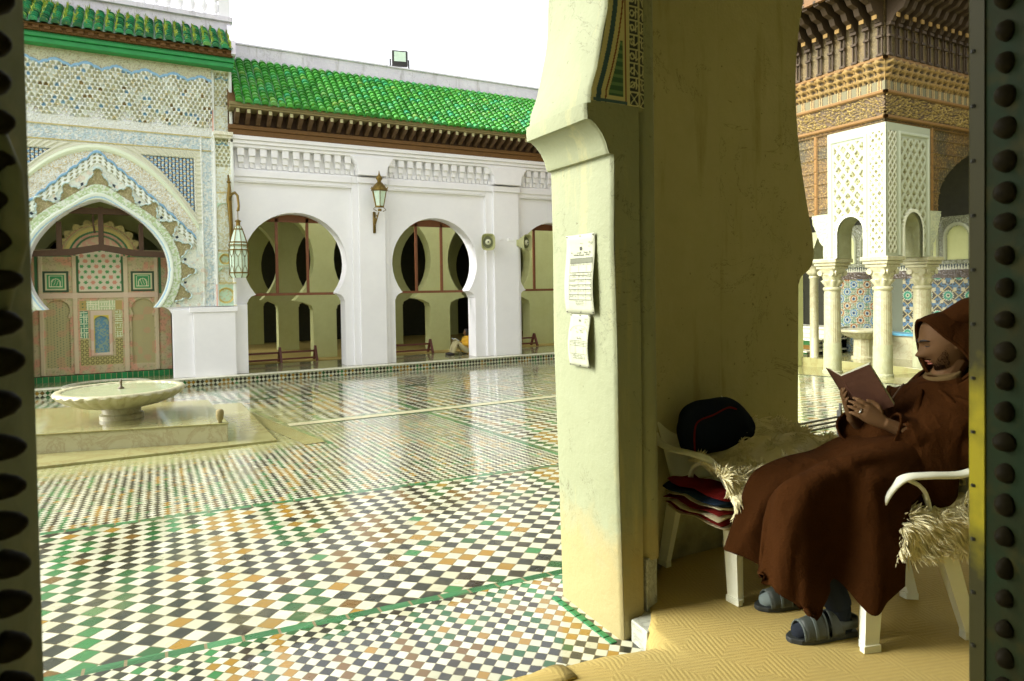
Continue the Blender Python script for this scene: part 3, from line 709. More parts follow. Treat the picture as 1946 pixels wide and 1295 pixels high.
    C = mixc(C, (.74, .80, .70), pl*1.0); C = mixc(C, (.60, .55, .25), pl*(n1 > .62)*.6)
    edge = pl & ((lx_ < .1) | (lx_ > .92)); C = mixc(C, WHT, edge*1.0); H = np.where(edge, .08, H)
    for (za, zb_, kind) in ((5.35, 6.85, 'n'), (3.95, 5.28, 'm'), (2.55, 3.7, 'a'), (2.2, 2.5, 'c'), (1.78, 2.15, 'a'), (1.22, 1.73, 'r')):
        pn = pl & (z > za) & (z < zb_) & (lx_ > .14) & (lx_ < .88)
        e = pl & (np.abs(z-za) < .02) & (lx_ > .1); C = mixc(C, (.60, .50, .18), e*.8); H += e*.02
        if kind in 'rc':
            rr = np.sqrt(((lx_-.5)*.42)**2+(z-(za+zb_)/2)**2); R0 = .42*.40 if kind == 'r' else .11
            C = mixc(C, (.50, .68, .50), pn*1.0); C = mixc(C, (.62, .50, .15), pn*(np.abs(rr-R0) < .025)*1.0); H = np.where(pn & (rr < R0), .02, H); C = mixc(C, (.55, .45, .2), pn*(rr < R0)*(n1 > .6)*.6)
        if kind == 'a':
            t = (zb_-z < .10+.0*z) & (((lx_-.5)/.36)**2+((z-(zb_-.18))/.17)**2 > 1); C = mixc(C, (.52, .72, .55), (pn & t)*1.0); C = mixc(C, (.62, .48, .12), (pn & ~t)*(lc > .5)*.7); H = np.where(pn & ~t, .02+.02*lc, H)
        if kind in 'nm':
            H = np.where(pn, .02-(niche*.05)*(z > za+(zb_-za)*.45)+.02*lc, H); C = mixc(C, (.55, .52, .28), pn*niche*(z > za+(zb_-za)*.45)*.7)  # pilaster niches get the same ochre, deepening the shade of the carving
            e = pn & (np.abs(z-(zb_-.12-.06*np.abs(np.sin(lx_*math.pi*2)))) < .02); C = mixc(C, (.28, .50, .62), e*1.0)
    red = pl & (lx_ < .06) & ((z < 1.75) | ((z > 5.4) & (z < 5.9))); C = mixc(C, (.65, .22, .14), red*.8)
    keep = ~arch_in(x, z, 1.33, 3.66) & ~((z <= 1.22) & (ax < 2.8))
    return H, np.clip(C, 0, 1), keep
po = empty('carved_portal', (0, 0, 0), label='tall portal of carved painted plaster with a pointed horseshoe arch', cat='portal')
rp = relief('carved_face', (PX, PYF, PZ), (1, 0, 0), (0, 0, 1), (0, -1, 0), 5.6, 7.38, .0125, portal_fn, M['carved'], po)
# solid masonry behind the face, with the arch cut
N_ = 40; ptop = []
P = [(-3.95, -.45), (-3.95, 7.0), (1.69, 7.0), (1.69, -.45), (.30, -.45), (.30, 1.05), (.24, 1.16), (.12, 1.24)]
for k in range(N_+1):
    t = -.71+(math.pi+1.42)*k/N_; r = 1.34; x = r*math.cos(t); z = r*math.sin(t)+2.1
    if z > 2.1: z = float(arch_z(np.array(x), 1.34, 3.67))
    P.append((xc0+x, z))
P += [(-2.32, 1.24), (-2.44, 1.16), (-2.5, 1.05), (-2.5, -.45)]
g = MB(); g.prism(P, (0, PYF+.03, 0), (1, 0, 0), (0, 0, 1), (0, .42, 0)); g.build('masonry', M['white'], po)
for s in (1, -1):
    g = MB(); X = lambda a: xc0+s*(a-xc0)
    def bb(x0, x1, y0, y1, z0, z1): g.box(min(X(x0), X(x1)), max(X(x0), X(x1)), y0, y1, z0, z1)
    bb(.31, .74, 17.28, 17.379, -.45, 1.16); bb(.74, 1.66, 17.20, 17.379, -.45, 1.08); bb(.66, 1.72, 17.17, 17.379, 1.082, 1.20); bb(1.66, 1.95, 17.36, 17.579, -.45, 1.25)
    g.build('base_pier', M['white'], po, bevel=.01)
for s in (1, -1):
    g = MB()     # console of the side pilaster
    a, b2 = (1.27, 1.69) if s > 0 else (-3.89, -3.47)
    g.box(a, b2, 17.10, 17.30, 5.30, 5.38); g.box(a+.03, b2-.03, 17.15, 17.30, 5.24, 5.30)
    g.build('console', M['curbmarble'], po)
g = MB(); g.box(-3.98, 1.72, 16.95, 17.36, 6.86, 6.97); g.box(-3.98, 1.73, 16.90, 17.36, 6.972, 7.05); g.box(-3.98, 1.73, 16.93, 17.36, 7.052, 7.09); g.build('green_beam', M['beamgreen'], po, bevel=.01)
g = MB(); g.box(-3.98, 1.70, 16.86, 17.4, 7.092, 7.20)
x = -3.9
while x < 1.65: g.box(x, x+.11, 16.80, 16.859, 7.12, 7.20); x += .195
g.build('eave_board', M['wood'], po)
M['rooftile2'] = tilemat('mossy_green_tile', (.008, .10, .04), (.02, .24, .09), 1.2)
tile_roof('tile_roof', -3.95, 1.66, 16.72, 7.22, 17.72, 7.95, .192, 9, M['rooftile2'], po, r=.08)
g = MB(); g.prism([(16.74, 7.19), (17.75, 7.92), (17.75, 6.9), (17.0, 6.9), (17.0, 7.19)], (-3.98, 0, 0), (0, 1, 0), (0, 0, 1), (5.64, 0, 0)); g.build('roof_bed', M['wood'], po)
g = MB(); g.prism([(16.72, 7.12), (16.78, 7.45), (17.78, 8.2), (17.9, 8.2), (17.9, 7.12)], (1.665, 0, 0), (0, 1, 0), (0, 0, 1), (.09, 0, 0)); g.build('gable_edge', M['parapet'], po)
g = MB(); g.box(-4, 1.75, 17.76, 18.6, 7.2, 8.22); g.box(-4.05, 1.80, 17.68, 18.65, 8.222, 8.33); g.box(-4, 1.75, 17.78, 17.98, 8.332, 8.36); g.build('parapet', M['parapet'], po)
g = MB(); x = 1.55
g.box(1.50, 1.75, 17.78, 18.0, 8.362, 8.80)
x = -.9; bal0 = None
while x < 1.45:
    if bal0 is None:
        bm_ = MB(); bm_.lathe([(.07, 0), (.07, .04), (.035, .07), (.085, .20), (.07, .28), (.03, .36), (.06, .40), (.06, .44)], n=10); bal0 = bm_.build('baluster', M['white'], po, smooth=True, angle=50); bal0.location = (x, 17.88, 8.362)
    else:
        c_ = bal0.copy(); col.objects.link(c_); c_.location = (x, 17.88, 8.362)
    x += .26
g.box(-4, 1.75, 17.78, 18.0, 8.802, 8.88); g.build('balustrade_rail', M['white'], po)
g = MB()
for i in range(720):
    s = random.random(); xx = -3.9+.192*int(random.uniform(0, 29.9)); tuft(g, (xx+random.uniform(-.02, .02), 16.76+.95*s, 7.26+.70*s), random.uniform(.07, .17), 7, .014)
for i in range(60): tuft(g, (random.uniform(-3.8, -1.8), 17.7, 7.9), random.uniform(.15, .32), 8, .014)
tag(g.build('roof_weeds', M['weed'], recalc=False), 'dense yellow green weeds growing over the portal roof tiles', 'weeds', kind='stuff')
# dark timber frame in the portal arch
tf = MB(); Y = 17.80
tf.prism([(-1.35, 2.62-.12), (-.62, 2.66-.13), (0, 2.78-.13), (.62, 2.66-.13), (1.35, 2.5), (1.35, 2.62), (.62, 2.68), (0, 2.80), (-.62, 2.68), (-1.35, 2.62)], (xc0, Y-.05, -.10), (1, 0, 0), (0, 0, 1), (0, .1, 0))
for dx in (-.80, 0, .80): tf.box(xc0+dx-.05, xc0+dx+.05, Y-.04, Y+.04, 2.55, 3.55-abs(dx)*.45)
tf.box(xc0-.75, xc0+.75, Y-.045, Y+.045, 3.38, 3.52); tf.tube([(xc0-.14, Y, 3.5), (xc0-.15, Y, 3.2), (xc0-.12, Y, 2.95)], .02)
o = tf.build('timber_frame', M['darkwood'], po)

# painted wooden screen in the portal
SX, SZ, SY = -2.62, -.31, 18.30
def screen_fn(U, V):
    X = U+SX; z = V+SZ; x = X+1.17; ax = np.abs(x)
    n1 = speck(U, V, .025, 11); n2 = speck(U, V, .16, 12); n3 = speck(U, V, .06, 13); lc = lace(U, V, .035, 14)
    H = .008*lc; C = np.zeros(U.shape+(3,)); C[:] = (.50, .42, .24); C = mixc(C, (.62, .28, .18), np.clip((n2-.45)*3, 0, .75)); C = mixc(C, (.42, .44, .20), (n3 > .6)*.5); C = mixc(C, (.20, .18, .09), (n1 > .75)*.45)
    def rect(x0, x1, z0, z1): return (ax > x0) & (ax < x1) & (z > z0) & (z < z1)
    # frames
    for r_ in ((.46, .56, -.31, 2.45), (1.12, 1.20, -.31, 2.45)):
        e = rect(*r_); C = mixc(C, (.60, .50, .32), e*.8); H = np.where(e, .035, H)
    e = (np.abs(z-1.52) < .06) & (ax < 1.2); C = mixc(C, (.62, .48, .34), e*.8); H = np.where(e, .03, H)
    # green borders
    e = (rect(.55, 1.45, 2.42, 2.50) | rect(1.21, 1.27, 1.55, 2.45)); C = mixc(C, (.05, .16, .06), e*1.0)
    e = rect(.52, 1.45, 2.50, 2.60); C = mixc(C, (.30, .25, .13), e*1.0); H = np.where(e, .06, H)
    # square green panels
    sx = ax-.87
    for k, (hw, cc, hh) in enumerate(((.25, (.03, .07, .03), .02), (.20, (.55, .52, .30), .03), (.165, (.04, .26, .08), .02))):
        e = (np.abs(sx) < hw) & (np.abs(z-1.85) < hw*.98); C = mixc(C, cc, e*1.0); H = np.where(e, hh, H)
    ar = np.sqrt(sx**2+(z-1.83)**2); e = ((np.abs(ar-.085) < .01) & (z > 1.83)) | ((np.abs(np.abs(sx)-.085) < .01) & (z < 1.83) & (z > 1.72)) | ((np.abs(np.abs(sx)-.125) < .008) & (np.abs(z-1.85) < .13)) | ((np.abs(sx) < .125) & (np.abs(z-1.98) < .008)) | ((np.abs(z-1.735) < .012) & (np.abs(sx) < .13)) | ((np.abs(np.sin(sx*60+z*20)) < .35) & (ar < .07))
    C = mixc(C, (.62, .62, .38), e*1.0); H = np.where(e, .03, H)
    # horseshoe panels
    px = ax-.86; zt = z-1.19
    pin = ((px**2+zt**2 < .235**2) & (z > 1.05)) | ((np.abs(px) < .235) & (z > -.14) & (z < 1.0)) | ((np.abs(px) < .20) & (z > .95) & (z < 1.1))
    C = mixc(C, (.40, .36, .17), pin*1.0); dt = ((U/.06) % 1-.5)**2+((V/.06+.5*(np.floor(U/.06) % 2)) % 1-.5)**2
    C = mixc(C, (.06, .14, .06), pin*(dt < .035)*(x < 0)); C = mixc(C, (.52, .40, .15), pin*(lace(U, V, .05, 20) > .6)*.6); C = mixc(C, (.55, .28, .16), pin*(n2 > .6)*.4); H = np.where(pin, -.05, H)
    # central mosaic
    cm = (ax < .43) & (z > 1.62) & (z < 2.52+.12*np.sqrt(np.clip(1-(x/.43)**2, 0, 1))); C = mixc(C, (.62, .56, .40), cm*1.0); H = np.where(cm, .02, H)
    gx = x/.145; gz = (z-1.64)/.125; rw_ = np.floor(gz); fx = (gx+.5*(rw_ % 2)) % 1-.5; fz = gz % 1-.5; st = np.sqrt((fx*1.15)**2+fz**2); tt = np.arctan2(fz, fx*1.15); rr = .30+.06*np.cos(6*tt)
    idn = (np.floor(gx+.5*(rw_ % 2))+rw_*1) % 3
    C = mixc(C, (.07, .28, .08), cm*(st < rr)*(idn != 0)*1.0); C = mixc(C, (.58, .20, .12), cm*(st < rr+.06)*(idn == 0)*.85)
    e = (ax >= .43) & (ax < .47) & (z > 1.6) & (z < 2.6); C = mixc(C, (.05, .14, .05), e*1.0)
    e = (np.abs(z-1.60) < .02) & (ax < .45); C = mixc(C, (.12, .14, .05), e*1.0)
    # arched head of the screen
    rd = np.sqrt(x**2+(z-2.42)**2)
    hd = (z > 2.45) & (rd < .80) & ~cm; C = mixc(C, (.62, .36, .24), hd*1.0); C = mixc(C, (.60, .55, .30), hd*(n3 > .55)*.6)
    for r0, w, cc in ((.50, .02, (.08, .2, .08)), (.60, .02, (.05, .20, .07)), (.66, .035, (.60, .50, .16)), (.72, .02, (.45, .40, .15))): e = hd & (np.abs(rd-r0) < w); C = mixc(C, cc, e*1.0); H = np.where(e, .03, H)
    th = np.arctan2(z-2.42, x); sc_ = .80+.10*np.abs(np.sin(th*11)); sca = (z > 2.62) & (rd >= .76) & (rd < sc_); C = mixc(C, (.46, .38, .14), sca*1.0); C = mixc(C, (.2, .16, .06), sca*(n1 > .6)*.6); H = np.where(sca, .05, H)
    # inscriptions
    def glyph(u, v, s, seed):     # blocky square script strokes
        i = np.floor(u/s); j = np.floor(v/s); h = hsh(i, j, seed); a = (u/s) % 1; b = (v/s) % 1
        return ((h < .5) & (np.abs(a-.5) < .22)) | ((h > .35) & (np.abs(b-.5) < .20)) | ((h > .8) & (((a-.5)**2+(b-.5)**2) < .1))
    e = (ax < .29) & (z > 1.18) & (z < 1.40); C = mixc(C, (.42, .52, .26), e*1.0); C = mixc(C, (.72, .72, .48), e*glyph(U, V, .055, 31)*1.0)
    e = (ax > .29) & (ax < .43) & (z > 1.18) & (z < 1.40); C = mixc(C, (.42, .32, .10), e*1.0); C = mixc(C, (.08, .16, .06), e*(x < 0)*((((U/.08) % 1-.5)**2+((V/.08) % 1-.5)**2) < .05)*1.0)
    e = (ax > .27) & (ax < .43) & (z > .52) & (z < 1.16); C = mixc(C, (.03, .22, .11), e*(x < 0)*1.0); C = mixc(C, (.34, .32, .08), e*(x > 0)*1.0); C = mixc(C, (.62, .68, .45), e*glyph(U+.02, V, .052, 33)*1.0)
    e = ((ax > .27) & (ax < .43) & (z > -.08) & (z < .50)) | ((ax < .43) & (z > -.12) & (z < .08)); C = mixc(C, (.45, .40, .14), e*1.0); C = mixc(C, (.18, .16, .05), e*(np.abs(np.sqrt((((U/.1) % 1)-.5)**2+(((V/.1) % 1)-.5)**2)-.33) < .12)*1.0)
    e = (ax < .22) & (z > .1) & (z < 1.16); C = mixc(C, (.62, .50, .36), e*1.0); C = mixc(C, (.60, .30, .20), e*(n2 > .55)*.5); H = np.where(e, .03, H)
    e = (ax < .15) & (z > .17) & (z < 1.06); C = mixc(C, (.60, .48, .06), e*1.0)
    e = (ax < .145) & (z > .17) & (z < .90+np.sqrt(np.clip(.145**2-x**2, 0, None))*.9); C = mixc(C, (.10, .24, .34), e*1.0); C = mixc(C, (.30, .38, .22), e*(n1 > .5)*.7); H = np.where(e, -.02, H)
    keep = ((ax < 1.46) & (z < 2.61)) | (rd < np.maximum(sc_, .8)) & (z > 2.4)
    return H, np.clip(C, 0, 1), keep
scr = empty('painted_screen', (0, 0, 0), label='faded pink and green painted wooden screen filling the portal arch', cat='screen')
relief('painted_panel', (SX, SY, SZ), (1, 0, 0), (0, 0, 1), (0, -1, 0), 2.92, 3.72, .0115, screen_fn, M['carved'], scr)
g = MB(); g.box(SX, .30, 18.37, 18.45, -.45, 2.6); g.build('backing', M['redwood'], scr)
mt, nt, b = new_mat('green_tiles', .2); (x, y, z), v = coords(nt); h = white(nt, comb(nt, (x*9.0).floor(), 0.0, 0.0)); j_ = ((x*9.0).fract()-.5).abs().gt(.45)
nt.links.new(mix(nt, j_, mix(nt, h, (.01, .14, .04), (.02, .24, .07)), (.30, .32, .14)), b.inputs['Base Color']); M['gtile'] = mt
g = MB(); g.box(-2.6, .30, 18.2, 18.36, -.455, -.32); g.build('tile_plinth', M['gtile'], scr)
# vault arch behind the screen
g = MB(); Pn = [(-3.2, -.4), (-3.2, 4.6), (1.2, 4.6), (1.2, -.4), (.33, -.4), (.33, 1.9)] + [(xc0+1.40*math.cos(t), 2.0+1.22*math.sin(t)) for t in np.linspace(.02, math.pi-.02, 24)] + [(-2.53, 1.9), (-2.53, -.4)]
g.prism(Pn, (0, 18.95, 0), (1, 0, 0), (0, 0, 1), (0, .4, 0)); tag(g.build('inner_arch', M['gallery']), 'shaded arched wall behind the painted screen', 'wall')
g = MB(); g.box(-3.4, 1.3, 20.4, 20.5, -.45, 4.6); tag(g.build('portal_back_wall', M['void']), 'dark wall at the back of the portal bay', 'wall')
g = MB(); g.box(-3.4, 1.3, 17.8, 20.4, 4.6, 4.7); g.box(1.28, 1.4, 17.8, 20.4, -.45, 4.6); g.box(-3.5, -3.38, 17.8, 20.4, -.45, 4.6); tag(g.build('portal_bay_vault', M['gallery']), kind='structure')

# ------------------------------------------------------------------ pavilion
pv = empty('court_pavilion', (0, 0, 0), label='pavilion of carved cedar and lacy white plaster on fluted marble columns at the right', cat='pavilion')
FX, FY = 11.58, 7.26
OCH = (.50, .46, .20)
def lattice(u, v, s=.19, w=.035):   # diamond net
    a = np.abs(((u/s+v/(s*1.35)) % 1)-.5); b = np.abs(((u/s-v/(s*1.35)) % 1)-.5); return (a > .5-w/s) | (b > .5-w/s)
def plaster_fn(flip, W, ao, aw, at):
    def fn(U, V):   # U from the outer corner outward, V from z=2.03
        H = np.zeros_like(U); C = np.zeros(U.shape+(3,)); C[:] = (.43, .47, .33)
        n1 = speck(U, V, .022, 41); lc = lace(U, V, .03, 42)
        def rc(a, b, c, d): return (U > a) & (U < b) & (V > c) & (V < d)
        p1 = rc(.06, .30, .06, 2.26); p2 = rc(.44, W-.14, .06, 2.16)
        C = mixc(C, (.19, .17, .05), (p1 | p2)*1.0); C = mixc(C, (.40, .42, .24), (p1 | p2)*(n1 > .45)*.8)
        H = np.where(p1 | p2, -.02+.018*(n1 > .45), H)
        lt_ = lattice(U-.44-(W-.58)/2, V) & p2; C = mixc(C, (.50, .54, .38), lt_*1.0); H = np.where(lt_, .012, H)
        l2 = lattice(U-.18, V, .12, .02) & p1; C = mixc(C, (.78, .80, .62), l2*.9); H = np.where(l2, .008, H)
        fr = rc(.36, W-.06, .02, 2.27) & ~rc(.40, W-.10, .02, 2.22); C = mixc(C, (.52, .57, .42), fr*1.0); H = np.where(fr, .03, H)
        flr = (U > W) & (V < .88)
        C = mixc(C, (.60, .62, .38), flr*(n1 > .5)*.8); H = np.where(flr, .01*(n1 > .5), H)
        d = np.abs(U-ao); arc = ((V < at-aw) & (d < aw)) | ((V >= at-aw) & (d**2+((V-(at-aw))*.85)**2 < aw**2))
        lip = ((V < at-aw) & (d < aw+.06)) | ((V >= at-aw) & (d**2+((V-(at-aw))*.85)**2 < (aw+.06+.012*np.sin(V*90))**2)); lip &= ~arc
        C = mixc(C, (.80, .82, .64), lip*1.0); H = np.where(lip, .035, H)
        keep = ~arc & ((U < W) | ((V < .88) & (U < W+.10+.26*np.clip((V-.25)/.6, 0, 1)**.6+.0*V)))
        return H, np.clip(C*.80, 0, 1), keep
    return fn
# left wing of the corner (runs along Y), right wing (runs along X)
def wing_poly(W, ao, aw, at):
    P = [(0, 0), (0, 2.40), (W, 2.40), (W, .88), (W+.34, .88), (W+.34, .7), (W+.2, .45), (W+.10, .25), (W+.10, 0), (ao+aw, 0), (ao+aw, at-aw)]
    P += [(ao+aw*math.cos(t), at-aw+aw*math.sin(t)/.85) for t in np.linspace(.1, math.pi-.1, 14)] + [(ao-aw, at-aw), (ao-aw, 0)]
    return P
L_ = (1.17, .68, .26, .72); R__ = (1.36, .78, .27, .76)
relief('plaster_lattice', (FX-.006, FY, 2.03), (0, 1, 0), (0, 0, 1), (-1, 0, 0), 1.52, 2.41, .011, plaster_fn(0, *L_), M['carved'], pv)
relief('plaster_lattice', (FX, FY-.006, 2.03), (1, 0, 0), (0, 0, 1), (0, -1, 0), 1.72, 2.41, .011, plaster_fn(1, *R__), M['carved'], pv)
M['lacy'] = plaster('lacy_plaster', (.37, .39, .24), (.29, .29, .14), bs=.6, sc_=5)
g = MB(); g.prism(wing_poly(*L_), (FX+.035, FY+.03, 2.03), (0, 1, 0), (0, 0, 1), (.40, 0, 0)); g.prism(wing_poly(*R__), (FX+.03, FY+.035, 2.03), (1, 0, 0), (0, 0, 1), (0, .40, 0)); g.build('plaster_core', M['lacy'], pv)
for (x, y) in ((11.80, 8.50), (11.80, 7.47), (13.05, 7.47)):
    g = MB()
    g.box(x-.27, x+.27, y-.27, y+.27, 1.95, 2.03); g.box(x-.24, x+.24, y-.24, y+.24, 1.89, 1.949); g.box(x-.21, x+.21, y-.21, y+.21, 1.83, 1.889)
    g.build('abacus', M['marble'], pv, bevel=.015)
# columns
cp0 = None
for (x, y) in ((11.80, 8.50), (11.80, 7.47), (13.05, 7.47), (11.80, 12.0), (16.6, 7.47)):
    zb = cz(y)+.005
    if cp0 is None:
        e = empty('marble_column', (x, y, zb), label='fluted cream marble column with leafy capital, left of the pavilion corner', cat='column', group='pavilion columns'); g = MB()
        g.lathe([(.215, 0), (.215, .05), (.195, .07), (.19, .6), (.18, .62)], n=40); g.build('lower_shaft', M['lacy'], e, smooth=True, angle=40)
        g = MB(); g.lathe([(.185, .62), (.18, 1.60), (.17, 1.62), (.165, 1.66), (.195, 1.68), (.195, 1.72), (.175, 1.74)], n=120, fl=lambda a, r, z: -.05*(abs(math.cos(a*12)))**.5 if .61 < z < 1.61 else 0); g.build('fluted_shaft', M['marble'], e, smooth=True, angle=60)
        g = MB(); R = []
        for r, z, sq, lb in ((.15, 1.74, 0, 0), (.17, 1.78, 0, .1), (.215, 1.86, .1, .28), (.19, 1.885, .1, .0), (.20, 1.93, .2, .0), (.235, 1.99, .4, .22), (.205, 2.01, .4, 0), (.235, 2.06, .7, .0), (.25, 2.10, .9, 0)):
            R.append([((1+lb*.5*math.cos(8*t)+sq*.16*abs(math.cos(2*t+math.pi/2))**2)*r*math.cos(t), (1+lb*.5*math.cos(8*t)+sq*.16*abs(math.sin(2*t))**2)*r*math.sin(t), z) for t in np.linspace(0, 2*math.pi, 64, endpoint=False)])
        g.loft(R)
        for k in range(4):
            a = math.pi/4+math.pi/2*k; c = Vector((math.cos(a), math.sin(a), 0)); u_ = Vector((-math.sin(a), math.cos(a), 0))
            for s in (-1, 1): g.tube([c*.25+u_*.035*s+Vector((0, 0, 2.02))+u_*.001, c*.27+u_*.06*s+Vector((0, 0, 2.02))], .055, 12)
        g.build('capital', M['marble'], e, smooth=True, angle=50); cp0 = e
    else:
        e = copy_tree(cp0); e.location = (x, y, zb)
        e['label'] = {(11.80, 7.47): 'fluted cream marble column under the pavilion corner, behind the open book', (13.05, 7.47): 'fluted cream marble column rising behind the hood of the reading man', (11.80, 12.0): 'far fluted column of the pavilion hidden by the near pillar', (16.6, 7.47): 'far right fluted column of the pavilion hidden by the bronze door'}[(x, y)]
for ob in [o for o in bpy.data.objects if o.name.startswith('marble_column')]:
    k = (1.83-ob.location.z)/2.10; ob.scale = (.86, .86, k)
WD1 = (.17, .098, .020); WD2 = (.06, .042, .012); WD3 = (.21, .105, .018)
def wood_fn(U, V):     # V from z=2.9, U from corner
    z = V+2.9; H = np.zeros_like(U); C = np.zeros(U.shape+(3,)); C[:] = WD1
    n1 = speck(U, V, .03, 51); n2 = speck(U, V, .3, 52); lc = lace(U, V, .04, 53)
    C = mixc(C, (.065, .06, .022), np.clip((n2-.4)*2.5, 0, .8)); C = mixc(C, (.32, .22, .055), (lc > .55)*.6); C = mixc(C, (.02, .014, .006), (lc < .12)*.6); H += .02*lc
    fr = (z > 4.60) & (z < 4.95); C = mixc(C, (.38, .27, .065), fr*(lc > .35)*.9); C = mixc(C, (.08, .05, .02), fr*(lc <= .35)*.8); H = np.where(fr, .045*(lc > .35), H)
    for z0, w in ((4.55, .03), (5.0, .035), (5.60, .03), (4.46, .012)): e = np.abs(z-z0) < w; C = mixc(C, WD3, e*.8); H = np.where(e, .06, H)
    # little muqarnas row
    mu = (z > 5.03) & (z < 5.57); p = .20; a = (U/p) % 1-.5; zz = z-5.22
    t = np.clip((z-5.18)/.35, 0, 1); proj = .02+.10*t
    lob = (np.abs(a) < .42-.10*np.floor(t*3)/3); hole = (((U/(p/2)) % 1-.5)**2*.8+((z/.12) % 1-.5)**2 < .085) & (z > 5.20)
    H = np.where(mu, np.where(z > 5.2, proj*lob-.06*hole, .02*(np.abs(np.abs(a)-.12) < .05)), H)
    C = mixc(C, (.05, .035, .015), mu*hole*.8); C = mixc(C, (.32, .20, .045), mu*(~hole)*(z > 5.2)*.6); C = mixc(C, (.40, .30, .12), mu*(z < 5.2)*(np.abs(np.abs(a)-.12) < .05)*1.0); C = mixc(C, (.14, .13, .06), mu*(z < 5.2)*(np.abs(a) > .25)*.9)
    # vertical posts beside the plaster
    e = (np.abs(U-1.40) < .035) & (z < 4.46); C = mixc(C, WD3, e*1.0); H = np.where(e, .05, H)
    up = z > 5.63; C = mixc(C, (.16, .12, .045), up*.6)
    brk = (z < 4.4) & (((z*4.0) % 1) < .06); H = np.where(brk, .03, H)
    return H, C, ~((U > 1.62) & (((U-5.1)/3.45)**2+((z-3.0)/1.45)**2 < 1)) & ~((U > 1.72) & (z < 3.0))
M['carvedwood'].name = 'carved_cedar_relief'
relief('carved_cedar', (FX+.04, FY+.04, 2.9), (0, 1, 0), (0, 0, 1), (-1, 0, 0), 6.0, 3.9, .016, wood_fn, M['carvedwood'], pv)
relief('carved_cedar', (FX+.04, FY+.04, 2.9), (1, 0, 0), (0, 0, 1), (0, -1, 0), 6.0, 3.9, .016, wood_fn, M['carvedwood'], pv)
def wp():
    P = [(0, 0), (0, 4.2), (9, 4.2), (9, 1.4)] + [(5.1+3.5*math.cos(t), .1+1.5*math.sin(t)) for t in np.linspace(.35, math.pi-.1, 20)] + [(1.68, .0)]
    return P
g = MB(); g.prism(wp(), (FX+.07, FY+.07, 2.9), (0, 1, 0), (0, 0, 1), (.4, 0, 0)); g.prism(wp(), (FX+.07, FY+.075, 2.9), (1, 0, 0), (0, 0, 1), (0, .4, 0)); g.build('cedar_core', M['wood'], pv)
# big eave brackets
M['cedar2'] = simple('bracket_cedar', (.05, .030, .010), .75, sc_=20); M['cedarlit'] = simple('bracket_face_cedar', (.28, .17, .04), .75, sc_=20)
def bracket():
    g = MB()
    for s in (-1, 1): g.box(s*.035-.012, s*.035+.012, -.03, 0, .0, .52); 
    g.box(-.06, .06, -.05, 0, -.03, .01); g.box(-.055, .055, -.06, 0, .30, .34); g.box(-.065, .065, -.08, 0, .5, .55)
    g.prism([(0, .55), (.10, .56), (.16, .66), (.30, .72), (.36, .84), (.52, .88), (.60, .98), (.78, 1.0), (.80, 1.15), (0, 1.15)], (-.05, 0, 0), (0, -1, 0), (0, 0, 1), (.10, 0, 0))
    g.lathe([(.02, .0), (.06, .02), (.06, .06), (.04, .08), (.065, .10), (.06, .16), (.03, .19)], (0, -.78, 1.02), 10)
    return g
bk = bracket().build('eave_bracket', M['cedar2'], pv)
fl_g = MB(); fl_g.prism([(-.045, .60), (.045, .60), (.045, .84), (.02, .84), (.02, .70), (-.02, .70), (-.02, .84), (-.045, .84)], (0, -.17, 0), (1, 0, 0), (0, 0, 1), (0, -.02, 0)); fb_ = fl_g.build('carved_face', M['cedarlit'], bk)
first = True
for side in (0, 1):
    for k in range(17):
        u = .10+.245*k
        if first: c_ = bk; first = False
        else:
            c_ = bk.copy(); col.objects.link(c_); f2 = fb_.copy(); col.objects.link(f2); f2.parent = c_
        if side == 0: c_.location = (FX+u, FY+.01, 5.66); c_.rotation_euler = (0, 0, 0)
        else: c_.location = (FX+.01, FY+u, 5.66); c_.rotation_euler = (0, 0, -math.pi/2)
g = MB(); g.box(FX-.82, FX+9, FY-.82, FY-.74, 6.70, 7.0); g.box(FX-.82, FX-.74, FY-.739, FY+9, 6.70, 7.0); g.box(FX-.73, FX+9, FY-.73, FY+9, 6.82, 6.95); g.build('eave_beam', M['wood'], pv)
